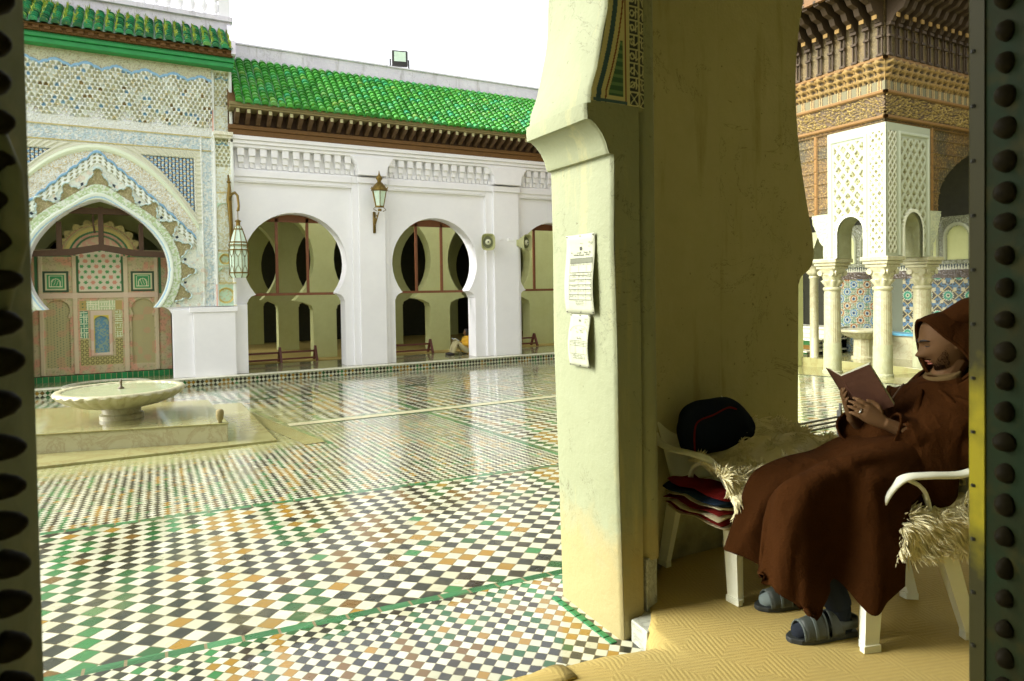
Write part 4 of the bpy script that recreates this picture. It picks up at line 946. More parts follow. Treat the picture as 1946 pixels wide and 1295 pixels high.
# platform floor and wall behind the pavilion
g = MB(); g.box(12.75, 14.6, 6.5, 12.5, -.6, -.10); tag(g.build('marble_ledge', M['wetmarble'], bevel=.01), 'low wet marble ledge under the mosaic wall behind the pavilion columns', 'ledge')
strip('marble_apron', (10.95, 6.6), (12.9, 6.6), 1.6, M['wetmarble'], .006); strip('marble_apron', (12.0, 7.4), (12.0, 12), 1.5, M['wetmarble'], .007)
WX = 14.5
def zel_fn(U, V):        # U = 11.0 - Y, V from z = -.15
    Yy = 11.0-U; z = V-.15; H = np.zeros_like(U); C = np.zeros(U.shape+(3,)); C[:] = (.50, .52, .38)
    n1 = speck(U, V, .02, 61); lc = lace(U, V, .04, 62)
    za = (z < 1.63)
    P = .335; r_ = np.floor(z/(P/2)+.5); off = .5*(r_ % 2); gx = Yy/P+off; cx = np.floor(gx+.5); fx = (gx-cx)*P; fz = z-r_*P/2; rr = np.sqrt(fx**2+fz**2); th = np.arctan2(fz, fx)
    typ = (cx+np.floor(r_/2)) % 2
    base = (.44, .46, .32); C = mixc(C, base, za*1.0)
    grid = (np.abs(((U/.055) % 1)-.5) > .40) | (np.abs(((V/.055) % 1)-.5) > .40); C = mixc(C, (.02, .04, .05), za*grid*.7); C = mixc(C, (.04, .20, .10), za*(n1 > .6)*.7); C = mixc(C, (.50, .26, .04), za*(n1 < .18)*.6)
    sc1 = .105+.010*np.cos(16*th)
    med = za & (rr < sc1); C = mixc(C, (.52, .52, .36), med*1.0); m2 = za & (rr < .092); C = mixc(C, (.07, .20, .36), m2*(typ == 0)*1.0); C = mixc(C, (.32, .11, .02), m2*(typ == 1)*1.0)
    m3 = za & (rr < .058+.005*np.cos(12*th)); C = mixc(C, (.48, .50, .34), m3*1.0); m4 = za & (rr < .036); C = mixc(C, (.04, .10, .20), m4*1.0); m5 = za & (rr < .016); C = mixc(C, (.02, .02, .02), m5*1.0)
    ry = (np.abs(np.sin(8*th)) < .25) & (rr > .062) & (rr < .09); C = mixc(C, (.55, .56, .40), ry*za*.8)
    # second field: dark interlace with green stars
    z2 = za & (Yy < 8.72); P2 = .42; gx = Yy/P2; r2 = np.floor(z/P2+.5); cx = np.floor(gx+.5*(r2 % 2)+.5); fx = (gx+.5*(r2 % 2)-cx)*P2; fz = z-r2*P2; rr = np.sqrt(fx**2+fz**2); th = np.arctan2(fz, fx)
    C = mixc(C, (.05, .05, .03), z2*1.0); net = (np.abs(np.abs(fx)-np.abs(fz)) < .013) | (np.abs(np.abs(fx)+np.abs(fz)-.20) < .012); C = mixc(C, (.52, .42, .18), z2*net*1.0)
    C = mixc(C, (.10, .22, .34), z2*((np.abs(fx)+np.abs(fz-.0) > .22) & (n1 > .4))*.8); blob = ((np.abs(np.abs(fx)-.13) < .035) & (np.abs(np.abs(fz)-.13) < .035)); C = mixc(C, (.55, .50, .30), z2*blob*1.0)
    st = z2 & (rr < .105+.012*np.cos(16*th)); C = mixc(C, (.65, .65, .48), st*1.0); st = z2 & (rr < .09+.010*np.cos(16*th)); C = mixc(C, (.03, .28, .16), st*1.0); st = z2 & (rr < .045); C = mixc(C, (.50, .55, .35), st*1.0); st = z2 & (rr < .022); C = mixc(C, (.02, .03, .03), st*1.0)
    gm = za & (Yy >= 8.72) & (Yy < 9.02); C = mixc(C, (.16, .18, .12), gm*1.0)
    # frieze
    b1 = (z >= 1.63) & (z < 1.80); C = mixc(C, (.09, .065, .04), b1*1.0); C = mixc(C, (.20, .15, .08), b1*(lc > .5)*.8); H = np.where(b1, .02*lc, H)
    b2 = (z >= 1.80) & (z < 1.92); tri = np.abs(((U/.055) % 1)-.5)*.2 < (1.92-z)*.8; C = mixc(C, (.70, .70, .50), b2*tri*1.0); C = mixc(C, (.03, .05, .05), b2*(~tri)*1.0)
    up = z >= 1.92; C = mixc(C, (.42, .45, .28), up*1.0); C = mixc(C, (.20, .21, .12), up*(lc < .25)*.8); H = np.where(up, .03*lc, H)
    pu = (U/.62) % 1-.5; nic = up & (np.abs(pu)*.62 < .22) & (z < 2.45+.25*np.sqrt(np.clip(1-(pu*.62/.22)**2, 0, 1))) & (z > 2.0); H = np.where(nic, -.05+.02*lc, H); e = up & (np.abs(pu)*.62 < .26) & (z < 2.5+.27*np.sqrt(np.clip(1-(pu*.62/.26)**2, 0, 1))) & ~nic & (z > 2.0); C = mixc(C, (.55, .58, .38), e*1.0); H = np.where(e, .04, H)
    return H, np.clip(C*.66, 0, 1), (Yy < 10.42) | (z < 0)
mw = empty('mosaic_wall', (0, 0, 0), label='wall of blue and rust mosaic rosettes with a carved plaster frieze behind the pavilion', cat='wall')
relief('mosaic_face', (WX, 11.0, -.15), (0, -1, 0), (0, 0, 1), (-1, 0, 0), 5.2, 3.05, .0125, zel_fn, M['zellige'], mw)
g = MB(); g.box(WX+.03, WX+.4, 5.8, 10.42, -.4, 2.9); g.build('masonry', M['gallery'], mw)
g = MB(); g.box(WX-.45, WX-.01, 6.6, 9.05, -.1, .40); g.build('bench', M['marble'], mw); g = MB(); g.box(WX-.50, WX-.01, 6.55, 9.10, .402, .45)
M['blueledge'] = simple('blue_glazed_ledge', (.10, .30, .42), .25, sc_=9); g.build('bench_top', M['blueledge'], mw)
g = MB(); g.box(WX-.02, WX+.3, 5.0, 9.0, 3.3, 3.4); 
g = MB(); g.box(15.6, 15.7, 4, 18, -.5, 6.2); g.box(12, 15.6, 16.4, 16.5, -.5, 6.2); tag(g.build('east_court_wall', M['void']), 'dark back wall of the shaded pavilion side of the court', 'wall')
g = MB(); g.box(11.95, 17.5, 7.7, 16.5, 4.3, 4.4); tag(g.build('pavilion_ceiling', M['ceiling']), kind='structure')
bt = empty('bottle', (14.1, 9.0, .45), label='small blue bottle standing on the tiled ledge beside the marble column', cat='bottle')
g = MB(); g.lathe([(.04, 0), (.045, .02), (.045, .13), (.015, .17), (.015, .2)], n=12); M['bluepl'] = simple('blue_plastic', (.02, .10, .40), .3); g.build('body', M['bluepl'], bt, smooth=True)
g = MB(); g.lathe([(.018, .2), (.018, .225)], n=10); g.build('cap', M['black'], bt)
# basin on pedestal
bs_ = empty('pedestal_basin', (13.55, 9.02, -.10), label='gadrooned marble basin on a thick fluted pedestal in front of the mosaic wall', cat='basin')
g = MB(); g.lathe([(.24, 0), (.24, .04), (.20, .06), (.19, .42), (.21, .44)], n=80, fl=lambda a, r, z: -.04*abs(math.cos(a*12))**.5 if .05 < z < .43 else 0); g.build('pedestal', M['marble'], bs_, smooth=True, angle=50)
g = MB(); g.lathe([(.19, .43), (.28, .46), (.40, .53), (.44, .58), (.46, .585), (.47, .61), (.46, .635), (.43, .63), (.38, .60), (.1, .56)], n=120, fl=lambda a, r, z: .04*math.cos(a*28) if .2 < r < .435 and z < .575 else 0); g.build('bowl', M['marble'], bs_, smooth=True, angle=50)
# far left little column, wall and tiled steps
sc2 = empty('slender_column', (12.95, 9.78, -.30), label='plain slender marble column between the near pillar and the pavilion', cat='column')
g = MB(); g.lathe([(.115, 0), (.115, .05), (.095, .07), (.09, 1.95), (.11, 1.97), (.11, 2.0), (.09, 2.02)], n=24); g.build('shaft', M['marble'], sc2, smooth=True, angle=50)
g = MB(); g.lathe([(.09, 2.02), (.15, 2.10), (.13, 2.13), (.20, 2.22), (.21, 2.27)], n=24, fl=lambda a, r, z: .12*math.cos(8*a) if .12 < r < .2 else 0); g.build('capital', M['marble'], sc2, smooth=True)
g = MB(); g.prism([(-.25, 2.27), (.55, 2.27), (.55, 3.0), (.1, 3.0), (-.08, 2.85), (-.2, 2.62)], (0, -.15, 0), (1, 0, 0), (0, 0, 1), (0, .3, 0)); g.build('arch_springer', M['lacy'], sc2)
bw = empty('tiled_bench', (13.4, 10.4, 0), label='stepped benches faced with checked mosaic behind the slender column', cat='bench')
M['check'] = tileband('check_mosaic', .1, 'x', .07)
for k, (x0, zt) in enumerate(((-.35, .0), (-.05, .25), (.30, .52))):
    g = MB(); g.box(x0, 1.05, -.35, 1.6, -.40, zt-.03); g.build('tiled_step', M['check'], bw); g = MB(); g.box(x0-.02, 1.06, -.37, 1.62, zt-.029, zt); g.build('step_edge', M['curbmarble'], bw)
ww = MB(); ww.box(12.62, 12.80, 9.95, 10.1, -.3, 1.85); ww.box(12.9, 15.6, 12.5, 12.7, -.3, 3); tag(ww.build('white_pier', M['gallery']), 'pale narrow pier edge beside the near pillar across the court', 'pier')
wg = MB()
for k in range(5): wg.box(13.5+.14*k, 13.52+.14*k, 10.9, 10.92, .55, 1.35)
for z in (.55, .85, 1.15, 1.35): wg.box(13.5, 14.08, 10.9, 10.92, z, z+.02)
tag(wg.build('window_grille', M['black']), 'small black iron grille behind the slender column', 'grille')

# ------------------------------------------------------------------ near arcade and portico
def lbl(o, l, c): return tag(o, l, c)
np_ = empty('near_pillar', (0, 0, 0), label='thick yellowed plaster pillar with moulded cap dividing the view, notices pinned on its side', cat='pillar')
# reveal slab: outline in XZ, thickness along Y
prof = [(1.765, -.02), (1.745, .8), (1.74, 1.3), (1.735, 1.75), (1.735, 2.128), (1.712, 2.130), (1.702, 2.15), (1.695, 2.175), (1.672, 2.215), (1.645, 2.245), (1.622, 2.262), (1.618, 2.264), (1.600, 2.266), (1.598, 2.30), (1.600, 2.334), (1.618, 2.337), (1.620, 2.36), (1.624, 2.40)]
zc, R = 3.0, 1.80
a0 = math.asin((2.40-zc)/R)
arc = [(-.05+R*math.cos(a0+(math.pi/2-a0)*t)+0.0, zc+R*math.sin(a0+(math.pi/2-a0)*t)) for t in np.linspace(0, 1, 40)]
dx = 1.624-arc[0][0]; arc = [(x+dx*(1-k/39), z) for k, (x, z) in enumerate(arc)]
left = prof+arc[1:]
poly = left + [(-.05, 5.4), (1.90, 5.4), (1.90, -.02)]
g = MB(); Yn, Yf = 2.30, 2.80
# finer strip with rounded arrises and slight wobble
ring = []
for k, (yy, ins) in enumerate(((Yn, .012), (Yn+.008, .003), (Yn+.02, 0), (Yn+.12, 0), (Yn+.25, 0), (Yn+.38, 0), (Yf-.02, 0), (Yf-.008, .003), (Yf, .012))):
    ring.append([(x+ins+.004*math.sin(z*7+yy*5)+.003*math.sin(z*23+1), yy, z) for x, z in left])
g.sheet(ring); g.prism([(x+.012, z) for x, z in left]+[(-.05, 5.4), (1.885, 5.4), (1.885, -.02)], (0, Yn, 0), (1, 0, 0), (0, 0, 1), (0, Yf-Yn, 0))
rv = g.build('reveal', M['cream'], np_, smooth=True, recalc=False, angle=35)
# moulded cap proud of the reveal
g = MB()
capprof = [(1.735, 2.13), (1.715, 2.165), (1.69, 2.19), (1.66, 2.222), (1.632, 2.25), (1.605, 2.285), (1.598, 2.30), (1.598, 2.338), (1.60, 2.345)]
# front: half column, main pier
g.tube([(1.955, 2.36, .32), (1.95, 2.36, 1.2), (1.95, 2.36, 2.0), (1.95, 2.36, 3.0), (1.95, 2.36, 5.2)], .055, 20)
g.build('half_column', M['cream'], np_, smooth=True)
g = MB(); g.box(1.886, 2.745, 2.42, 3.20, .0, 5.4); g.build('shaded_flank', M['shade'], np_)
pf_ = MB(); pf_.box(1.91, 2.745, 2.40, 2.419, .0, 5.4)
# camera facing pier faces; right side keeps the horseshoe cap of the next arch
rp_ = [(2.745, .08), (3.365, .08), (3.365, .74), (3.375, 1.55), (3.40, 1.60), (3.47, 1.64), (3.50, 1.68), (3.52, 1.75), (3.51, 1.80)]
rp_ += [(3.52-.16*math.sin(math.pi/2*min(1, (z-1.8)/.95)) if z < 2.75 else 3.36+.07*((z-2.75)/.5)**2*.9, z) for z in np.linspace(1.86, 3.4, 18)]
rp_ += [(3.75, 3.9), (4.2, 4.4), (4.9, 4.75), (5.6, 4.75), (5.6, 5.4), (2.745, 5.4)]
rp_ = [(x*1.026 if x > 2.8 else x, z) for x, z in rp_]
g = MB(); g.prism(rp_, (0, 2.72, 0), (1, 0, 0), (0, 0, 1), (0, .52, 0)); g.build('right_flank', M['shade'], np_, bevel=.008)
g = MB(); g.box(1.99, 2.74, 2.655, 2.72, .05, 5.4)
g.build('pier_face', M['shade'], np_, bevel=.006)
g = MB(); g.prism([(1.90, 2.44), (1.99, 2.44), (2.0, 2.66), (1.90, 2.66)], (0, 0, .1), (1, 0, 0), (0, 1, 0), (0, 0, 5.3)); g.build('pier_return', M['shade'], np_)
for nme in ('shaded_flank',):
    bpy.data.objects.remove(bpy.data.objects[nme])
# painted plaster ornament on the arch face: two lettered bands and a striped edge
M['ornpaint'] = vc_mat('painted_ornament', .5, .2, 90)
def orn_fn(U, V):
    X = U+1.60; z = V+2.345; n1 = speck(U, V, .01, 71); C = np.zeros(U.shape+(3,)); C[:] = (.52, .50, .24); H = np.zeros_like(U)
    edge = np.interp(z, [p[1] for p in left[15:42]], [p[0] for p in left[15:42]])
    d = X-edge
    e = (d > .035) & (d < .06); C = mixc(C, (.02, .07, .10), e*1.0)
    e = (np.abs(d-.085) < .004) | ((np.abs(X-1.815) < .0035)); C = mixc(C, (.16, .04, .02), e*1.0)
    e = (d > .10) & (X < 1.80) & (z > 2.38) & (z < 2.62); C = mixc(C, (.03, .10, .05), e*1.0); C = mixc(C, (.16, .30, .12), e*(np.abs(((V/.035) % 1)-.5) < .2)*.6)
    e = (z < 2.36) & (X < 1.82) & (z > 2.348) & (d > .02); C = mixc(C, (.03, .09, .12), e*1.0)
    for x0 in (1.832,):
        u = (X-x0)/.052
        b = (u > 0) & (u < 1) & (z > 2.345); w = (z-2.345)/.062; k = np.floor(w); f = w % 1; uu = u-.5; ff = f-.5
        lt = (np.abs(uu) > .46) | (np.abs(ff) > .44)
        h = hsh(k, k*0+3, 77)
        st = (np.abs(np.sqrt((uu+.15)**2+ff**2)-.20) < .055) | ((np.abs(ff+.18*np.sin(u*6+k)) < .06)) | ((np.abs(uu-.25+.2*(h > .5)) < .06) & (f > .2))
        fl = (k < 1); st = np.where(fl, (np.abs(np.abs(uu)-np.abs(ff)) < .07) | (np.sqrt(uu**2+ff**2) < .1), st)
        C = mixc(C, (.015, .025, .03), b*1.0); C = mixc(C, (.50, .50, .28), b*(lt | st)*1.0); H = np.where(b & (lt | st), .003, H)
    return H, C, (d > .008) & (X < 1.886)
relief('painted_ornament', (1.60, Yn-.004, 2.345), (1, 0, 0), (0, 0, 1), (0, -1, 0), .29, 1.3, .0035, orn_fn, M['ornpaint'], np_)
def orn2(U, V):
    C = np.zeros(U.shape+(3,)); C[:] = (.52, .50, .24); H = np.zeros_like(U); u = (U-.008)/.052; w = V/.062; k = np.floor(w); f = w % 1; uu = u-.5; ff = f-.5; b = (u > 0) & (u < 1)
    lt = (np.abs(uu) > .46) | (np.abs(ff) > .44); h = hsh(k+9, k*0+5, 78)
    st = (np.abs(np.sqrt((uu-.1)**2+ff**2)-.22) < .05) | (np.abs(ff-.2*np.sin(u*5+k*2)) < .06) | ((np.abs(uu+.2*(h > .5)) < .06) & (f > .2)); st = np.where(k < 1, np.abs(np.abs(uu)-np.abs(ff)) < .08, st)
    C = mixc(C, (.015, .025, .03), b*1.0); C = mixc(C, (.50, .50, .28), b*(lt | st)*1.0); return H, C, None
c45 = math.cos(.35); s45 = math.sin(.35)
relief('painted_ornament', (1.889, Yn-.002, 2.345), (c45, s45, 0), (0, 0, 1), (s45, -c45, 0), .068, 1.3, .0035, orn2, M['ornpaint'], np_)
g = MB(); g.prism([(1.886, 2.30), (1.889, 2.30), (1.955, 2.325), (1.955, 2.42), (1.886, 2.42)], (0, 0, 2.33), (1, 0, 0), (0, 1, 0), (0, 0, 3)); g.build('ornament_backing', M['cream'], np_)
# marble plinth and sill under the half column
g = MB(); g.prism([(1.905, 2.30), (1.99, 2.33), (2.06, 2.46), (2.0, 2.5), (1.9, 2.42)], (0, 0, .08), (1, 0, 0), (0, 1, 0), (0, 0, .25)); g.build('column_plinth', M['plinth'], np_, bevel=.006)
g = MB(); g.prism([(1.79, 2.165), (1.885, 2.165), (2.0, 2.32), (1.9, 2.335), (1.87, 2.29), (1.80, 2.285)], (0, 0, -.02), (1, 0, 0), (0, 1, 0), (0, 0, .115)); tag(g.build('marble_sill', M['plinth'], bevel=.006), 'worn grey marble sill block at the foot of the near pillar', 'sill')
g = MB()
for k in range(9):
    t0 = k/9; y0 = 2.30+.5*t0; g.box(1.705, 1.738, y0+.003, y0+.053, -.01, .006)
tag(g.build('green_edging', M['gtile'], bevel=.003), 'row of small green tiles along the foot of the near pillar', 'edging')

# notices
M['paper'] = simple('paper', (.37, .39, .27), .7, sc_=6, var=.05); M['ink'] = simple('ink', (.06, .06, .045), .8, bs=0); M['inkpale'] = simple('pale_ink', (.13, .14, .09), .8, bs=0)
def notice(y0, y1, z0, z1, label, tbl):
    e = empty('notice', (1.733, (y0+y1)/2, z0), label=label, cat='notice', group='notices pinned to the near pillar')
    W = (y1-y0)/2; Hh = z1-z0; G = []
    def px_(u, v): return -.012-.012*abs(math.sin(v/Hh*3.0+.4))*(abs(u)/W)**2-.004*math.sin(v*17)
    for v in np.linspace(0, Hh, 16): G.append([(px_(u, v), u, v) for u in np.linspace(-W, W, 8)])
    g = MB(); g.sheet(G); s = g.build('sheet', M['paper'], e, smooth=True, solid=.0012)
    inkm = MB(); pale = MB()
    def st(u0, u1, v0, v1, b=inkm):      # u measured from the reader's left (+y) to right (-y)
        n = max(2, int((v1-v0)/.012)+1) 
        vs = np.linspace(v0, v1, n); G = [[(px_(W-u, v)-.0028, W-u, v) for u in np.linspace(u0, u1, 5)] for v in vs]; b.sheet(G)
    r = random.Random(3)
    def words(u0, u1, v, h, b=inkm, dens=.75):
        u = u0
        while u < u1-.002:
            w = r.uniform(.004, .011)
            if r.random() < dens:
                st(u, min(u1, u+w), v, v+h*.35, b)
                if r.random() < .6: st(u+w*.2, u+w*.2+.0022, v, v+h, b)
                if r.random() < .5: st(u+w*.6, u+w*.6+.002, v-h*.5, v+.001, b)
            u += w+.0025
    tbl(st, words, W*2, Hh, pale)
    inkm.build('print', M['ink'], e, recalc=False); pale.build('pale_print', M['inkpale'], e, recalc=False)
    pins = MB()
    for u in (-.92, .0, .92):
        for v in (.02, .98):
            if u == 0 and v > .5 and False: continue
            c = (px_(u*W, v*Hh)-.002, u*W, v*Hh); pins.lathe([(.0035, -.002), (.0035, .002)], c, 8)
    pins.build('pins', M['black'], e)
def t1(st, words, W, H, pale):
    st(W*.47, W*.55, H*.80, H*.845); words(W*.78, W*.93, H*.885, .006, pale); words(W*.78, W*.93, H*.865, .006, pale); words(W*.78, W*.93, H*.84, .006, pale); words(W*.45, W*.57, H*.885, .004, pale)
    words(W*.18, W*.92, H*.765, .009); words(W*.26, W*.80, H*.735, .009)
    u0, u1 = W*.15, W*.95; st(u0, u1, H*.64, H*.70, pale)
    rows = [.70, .64, .52, .485, .43, .365, .305, .24, .175]
    for v in rows: st(u0, u1, H*v-.0012, H*v+.0012)
    for u in (u0, u0+(u1-u0)*.36, u0+(u1-u0)*.70, u1-.002):
        st(u, u+.0016, H*.52, H*.70); st(u, u+.0016, H*.175, H*.485)
    for k in range(1, len(rows)-1):
        for c in range(3):
            a = u0+(u1-u0)*(0, .36, .70)[c]; words(a+.008, a+(u1-u0)*.30-.006, H*(rows[k]-.022), .005, pale if k % 2 else inkp(pale))
    for q in (.15, .13, .11): words(W*.35, W*.72, H*q, .004, pale)
def inkp(p): return p
def t2(st, words, W, H, pale):
    st(W*.44, W*.54, H*.86, H*.90, pale); words(W*.74, W*.92, H*.90, .006, pale); words(W*.74, W*.92, H*.87, .006, pale); words(W*.74, W*.92, H*.84, .006, pale); words(W*.70, W*.92, H*.80, .006, pale)
    for k in range(24):
        a = math.pi*k/23; u = W*.5-W*.42*math.cos(a); v = H*(.68+.10*math.sin(a)); st(u-.002, u+.002, v-.0012, v+.0012, pale)
    words(W*.30, W*.75, H*.72, .006, pale); words(W*.35, W*.7, H*.69, .006, pale); words(W*.35, W*.7, H*.655, .006, pale); words(W*.38, W*.62, H*.53, .009)
    for v in (.49, .46, .40, .24): st(W*.08, W*.92, H*v-.0009, H*v+.0009, pale)
    for u in (.08, .3, .72, .915): st(W*u, W*u+.0015, H*.24, H*.49, pale)
    for v in (.43, .21, .19, .17, .15): words(W*.2, W*.8, H*v, .004, pale)
notice(2.41, 2.64, 1.435, 1.80, 'larger upper notice with a ruled timetable pinned to the near pillar', t1)
notice(2.455, 2.615, 1.19, 1.432, 'smaller lower notice with a faint arch drawing pinned to the near pillar', t2)

# rest of the near arcade, portico roof and enclosing walls
g = MB(); g.box(-2.9, -1.85, 2.3, 2.8, -.02, 5.4); tag(g.build('near_arcade_left', M['cream']), 'plain end of the near arcade wall hidden by the left door leaf', 'wall')
P = [(-1.9, 5.4), (-.05, 5.4), (-.05, 4.8)] + [(-.05+1.80*math.cos(t), 3.0+1.8*math.sin(t)) for t in np.linspace(math.pi/2, math.pi+.3, 16)] + [(-1.9, 2.3)]
g = MB(); g.prism(P, (0, 2.31, 0), (1, 0, 0), (0, 0, 1), (0, .48, 0)); tag(g.build('near_arch_left', M['cream']), 'left half of the near arch above the frame', 'arch')
g = MB(); g.box(5.6, 7.6, 2.72, 3.24, 4.75, 5.4); g.box(7.6, 15, 2.72, 3.24, -.02, 5.4); tag(g.build('near_arcade_right', M['shade']), 'continuation of the near arcade wall hidden by the right door leaf', 'wall')
g = MB(); g.box(-14, 15, -.75, 2.9, 5.42, 5.6); tag(g.build('portico_ceiling', M['ceiling']), kind='structure')
g = MB(); g.box(-14, 15, -.75, -.6, -.1, 5.4); g.box(-9.2, -9.1, -.59, 2.29, -.1, 5.4); g.box(9.5, 9.6, -.59, 2.71, -.1, 5.4); tag(g.build('portico_wall', M['shade']), 'shaded back wall of the portico around the bronze doors', 'wall')
g = MB(); g.prism([(-3.1, -.6), (9.5, -.6), (9.5, 3.3), (3.30, 3.3), (3.3, 2.7), (2.0, 2.5), (1.9, 2.12), (1.75, 1.95), (-3.1, 1.95)], (0, 0, -.05), (1, 0, 0), (0, 1, 0), (0, 0, .13)); tag(g.build('portico_floor', M['plinth']), kind='structure')

# woven carpet
def carpet_mat():
    mt, nt, b = new_mat('woven_mat', .85); (x, y, z), v = coords(nt)
    A = rad(28); c_, s_ = math.cos(A), math.sin(A)
    wob = noise(nt, v, 9, 2)
    u = (x*c_+y*s_)/.15+(wob-.5)*.06; w = (y*c_-x*s_)/.15
    a = (u-w); d = (u+w)
    fa = ((a*.5).fract()-.5).abs(); fd = ((d*.5).fract()-.5).abs(); m_ = fa.max(fd)       # nested lozenges
    fa2 = (((a*.5)+.5).fract()-.5).abs()
    rings = ((m_*11.0).fract()-.5).abs()*2.0
    th = ((u*42.0).fract()-.5).abs()*2.0
    fine = ((w*42.0).fract()-.5).abs()*2.0
    n = noise(nt, v, 2.0, 4); n5 = noise(nt, v, 30, 3)
    c = mix(nt, rings*.40+.15*th, (.46, .335, .085), (.27, .185, .042)); c = mix(nt, ((n-.5)*2.2+.3).max(0).min(.6), c, (.36, .28, .08)); c = mix(nt, n5*.3, c, (.50, .40, .14))
    nt.links.new(c, b.inputs['Base Color']); bump(nt, b, rings*1.0+th*.35+fine*.35, .40, .005); return mt
M['carpet'] = carpet_mat()
ey = lambda x: np.interp(x, [-3.1, .9, 1.25, 1.40, 1.55, 1.72, 1.79, 1.86, 2.0, 2.15, 2.27, 2.34, 2.75, 3.32, 3.4, 9.5], [2.30, 2.30, 2.25, 2.225, 2.215, 2.17, 2.16, 2.22, 2.40, 2.55, 2.63, 2.655, 2.75, 2.75, 3.28, 3.28])
G = []
xs_ = np.concatenate([np.arange(-3.05, 1, .25), np.arange(1, 2.5, .03), np.arange(2.5, 9.5, .2)])
for t in list(np.linspace(0, .9, 14))+[.94, .97, .985, 1.0]:
    row = []
    for x in xs_:
        e = float(ey(x)); y = -.55+(e+.55)*t; dd = e-y; drape = 1-min(1, dd/.16) if x < 1.80 else (1-min(1, dd/.05))*.25
        fade = 1 if x < 1.78 else max(0, 1-(x-1.78)/.08) 
        z = .100-.088*(drape**1.6)*(fade if x < 1.9 else 0)-(.0 if x < 1.9 else .012*drape)
        z += .004*math.sin(x*9+y*4)*math.exp(-dd*1.5)+.006*math.exp(-((y-(1.0+.35*x-.2))/.06)**2)*0
        row.append((x, y, z))
    G.append(row)
g = MB(); g.sheet(G); cp = g.build('woven_carpet', M['carpet'], smooth=True, solid=.008)
tag(cp, 'golden yellow woven straw carpet with nested lozenges covering the portico floor', 'carpet')
g = MB(); G = []
for t in np.linspace(0, 1, 8): G.append([(x, 2.02+.25*t-.12*(1.40-x)*t, .112-.095*max(0, (t-.3)/.7)**1.4) for x in np.linspace(.6, 1.34, 14)])
g.sheet(G); tag(g.build('carpet_offcut', M['carpet'], smooth=True, solid=.007), 'second strip of carpet overlapping the carpet edge at the bottom of the frame', 'carpet')

# ------------------------------------------------------------------ bronze door leaves
def bronze(name, c1, c2, c3):
    mt, nt, b = new_mat(name, .6, metal=.0, spec=.08); _, v = coords(nt); n1 = noise(nt, v, 6, 5, .65, .5); n2 = noise(nt, v, 25, 4)
    c = mix(nt, ((n1-.42)*4).max(0).min(1), c1, c2); c = mix(nt, ((n2-.55)*4).max(0).min(.8), c, c3); nt.links.new(c, b.inputs['Base Color']); bump(nt, b, n1+n2*.4, .35, .01); return mt
M['patina'] = bronze('green_patina_bronze', (.010, .020, .007), (.018, .017, .004), (.034, .029, .006)); M['bronze'] = bronze('brown_bronze', (.010, .008, .003), (.018, .015, .006), (.03, .025, .010))
M['palebronze'] = bronze('worn_grey_bronze', (.20, .22, .13), (.13, .145, .08), (.26, .26, .15))
mt, nt, b = new_mat('yellow_brass_edge', .5, metal=.0, spec=.15); (x, y, z), v = coords(nt); nn = noise(nt, v, 14, 4)
f = ((z-1.21).abs()*-9.0+1.3+(nn-.5)*2.2).max(0).min(1); nt.links.new(mix(nt, f, (.030, .028, .006), (.27, .23, .010)), b.inputs['Base Color']); M['brassedge'] = mt
def leaf(name, E, Hh, th_, label, rows, mat, studmat, edge=True, sz=.016, dz=.040, z0=.1, z1=3.6, proud=1.0, flip=1):
    e = empty(name, (E[0], E[1], .1), label=label, cat='door', group='bronze door leaves'); d = Vector((Hh[0]-E[0], Hh[1]-E[1], 0)); Ln = d.length; d.normalize(); nrm = Vector((-d.y, d.x, 0))*flip   # side that faces the view
    z0 = 0; z1 -= .1
    g = MB(); g.prism([(0, 0), (Ln, 0), (Ln, -th_), (0, -th_)], (0, 0, z0), d, nrm, (0, 0, z1)); g.build('panel', mat, e)
    if edge:
        g = MB(); g.prism([(-.004, -.004), (.022, -.004), (.022, .003), (.0, .003), (-.004, .0)], (0, 0, z0), d, nrm, (0, 0, z1)); g.build('brass_edge', M['brassedge'], e)
        g = MB(); k = .05
        while k < z1: 
            c = d*.006+nrm*.004+Vector((0, 0, k)); g.lathe([(.003, -.002), (.003, .002)], c, 6); k += .075
        g.build('edge_nails', M['black'], e)
    st0 = None; cnt = 0
    for u, ph in rows:
        k = .75+ph
        while k < z1-.3:
            if st0 is None:
                g = MB(); R = [[((r*math.cos(t))*d+Vector((0, 0, 1))*r*math.sin(t))+nrm*hh for t in np.linspace(0, 2*math.pi, 14, endpoint=False)] for r, hh in ((sz, 0), (sz*.98, .30*sz*proud), (sz*.75, .9*sz*proud), (sz*.35, 1.25*sz*proud), (sz*.05, 1.35*sz*proud))]
                g.loft(R); st0 = g.build('stud', studmat, e, smooth=True); st0.location = d*u+Vector((0, 0, k))
            elif cnt < 97:
                s = st0.copy(); col.objects.link(s); s.location = d*u+Vector((random.uniform(-.001, .001), 0, k)); s.scale = (random.uniform(.9, 1.1), random.uniform(.7, 1.05), random.uniform(.85, 1.15)); s.rotation_euler = (0, random.uniform(-.12, .12), 0); cnt += 1
            k += dz*random.uniform(.93, 1.07)
    return e, d, nrm
leaf('bronze_door', (1.0, .505), (.74, -.42), .06, 'right bronze door leaf with green patina, bright brass edge and a column of round studs', [(.052, 0)], M['patina'], M['bronze'], sz=.0135, dz=.041, flip=-1)
leaf('bronze_door', (-.090, .66), (-.345, -.1), .05, 'left bronze door leaf bristling with rows of round studs', [(.055, 0)], M['palebronze'], M['bronze'], edge=False, sz=.011, dz=.030, proud=1.35, flip=1)
kn = bpy.data.objects['bronze_door.001'] if 'bronze_door.001' in bpy.data.objects else None
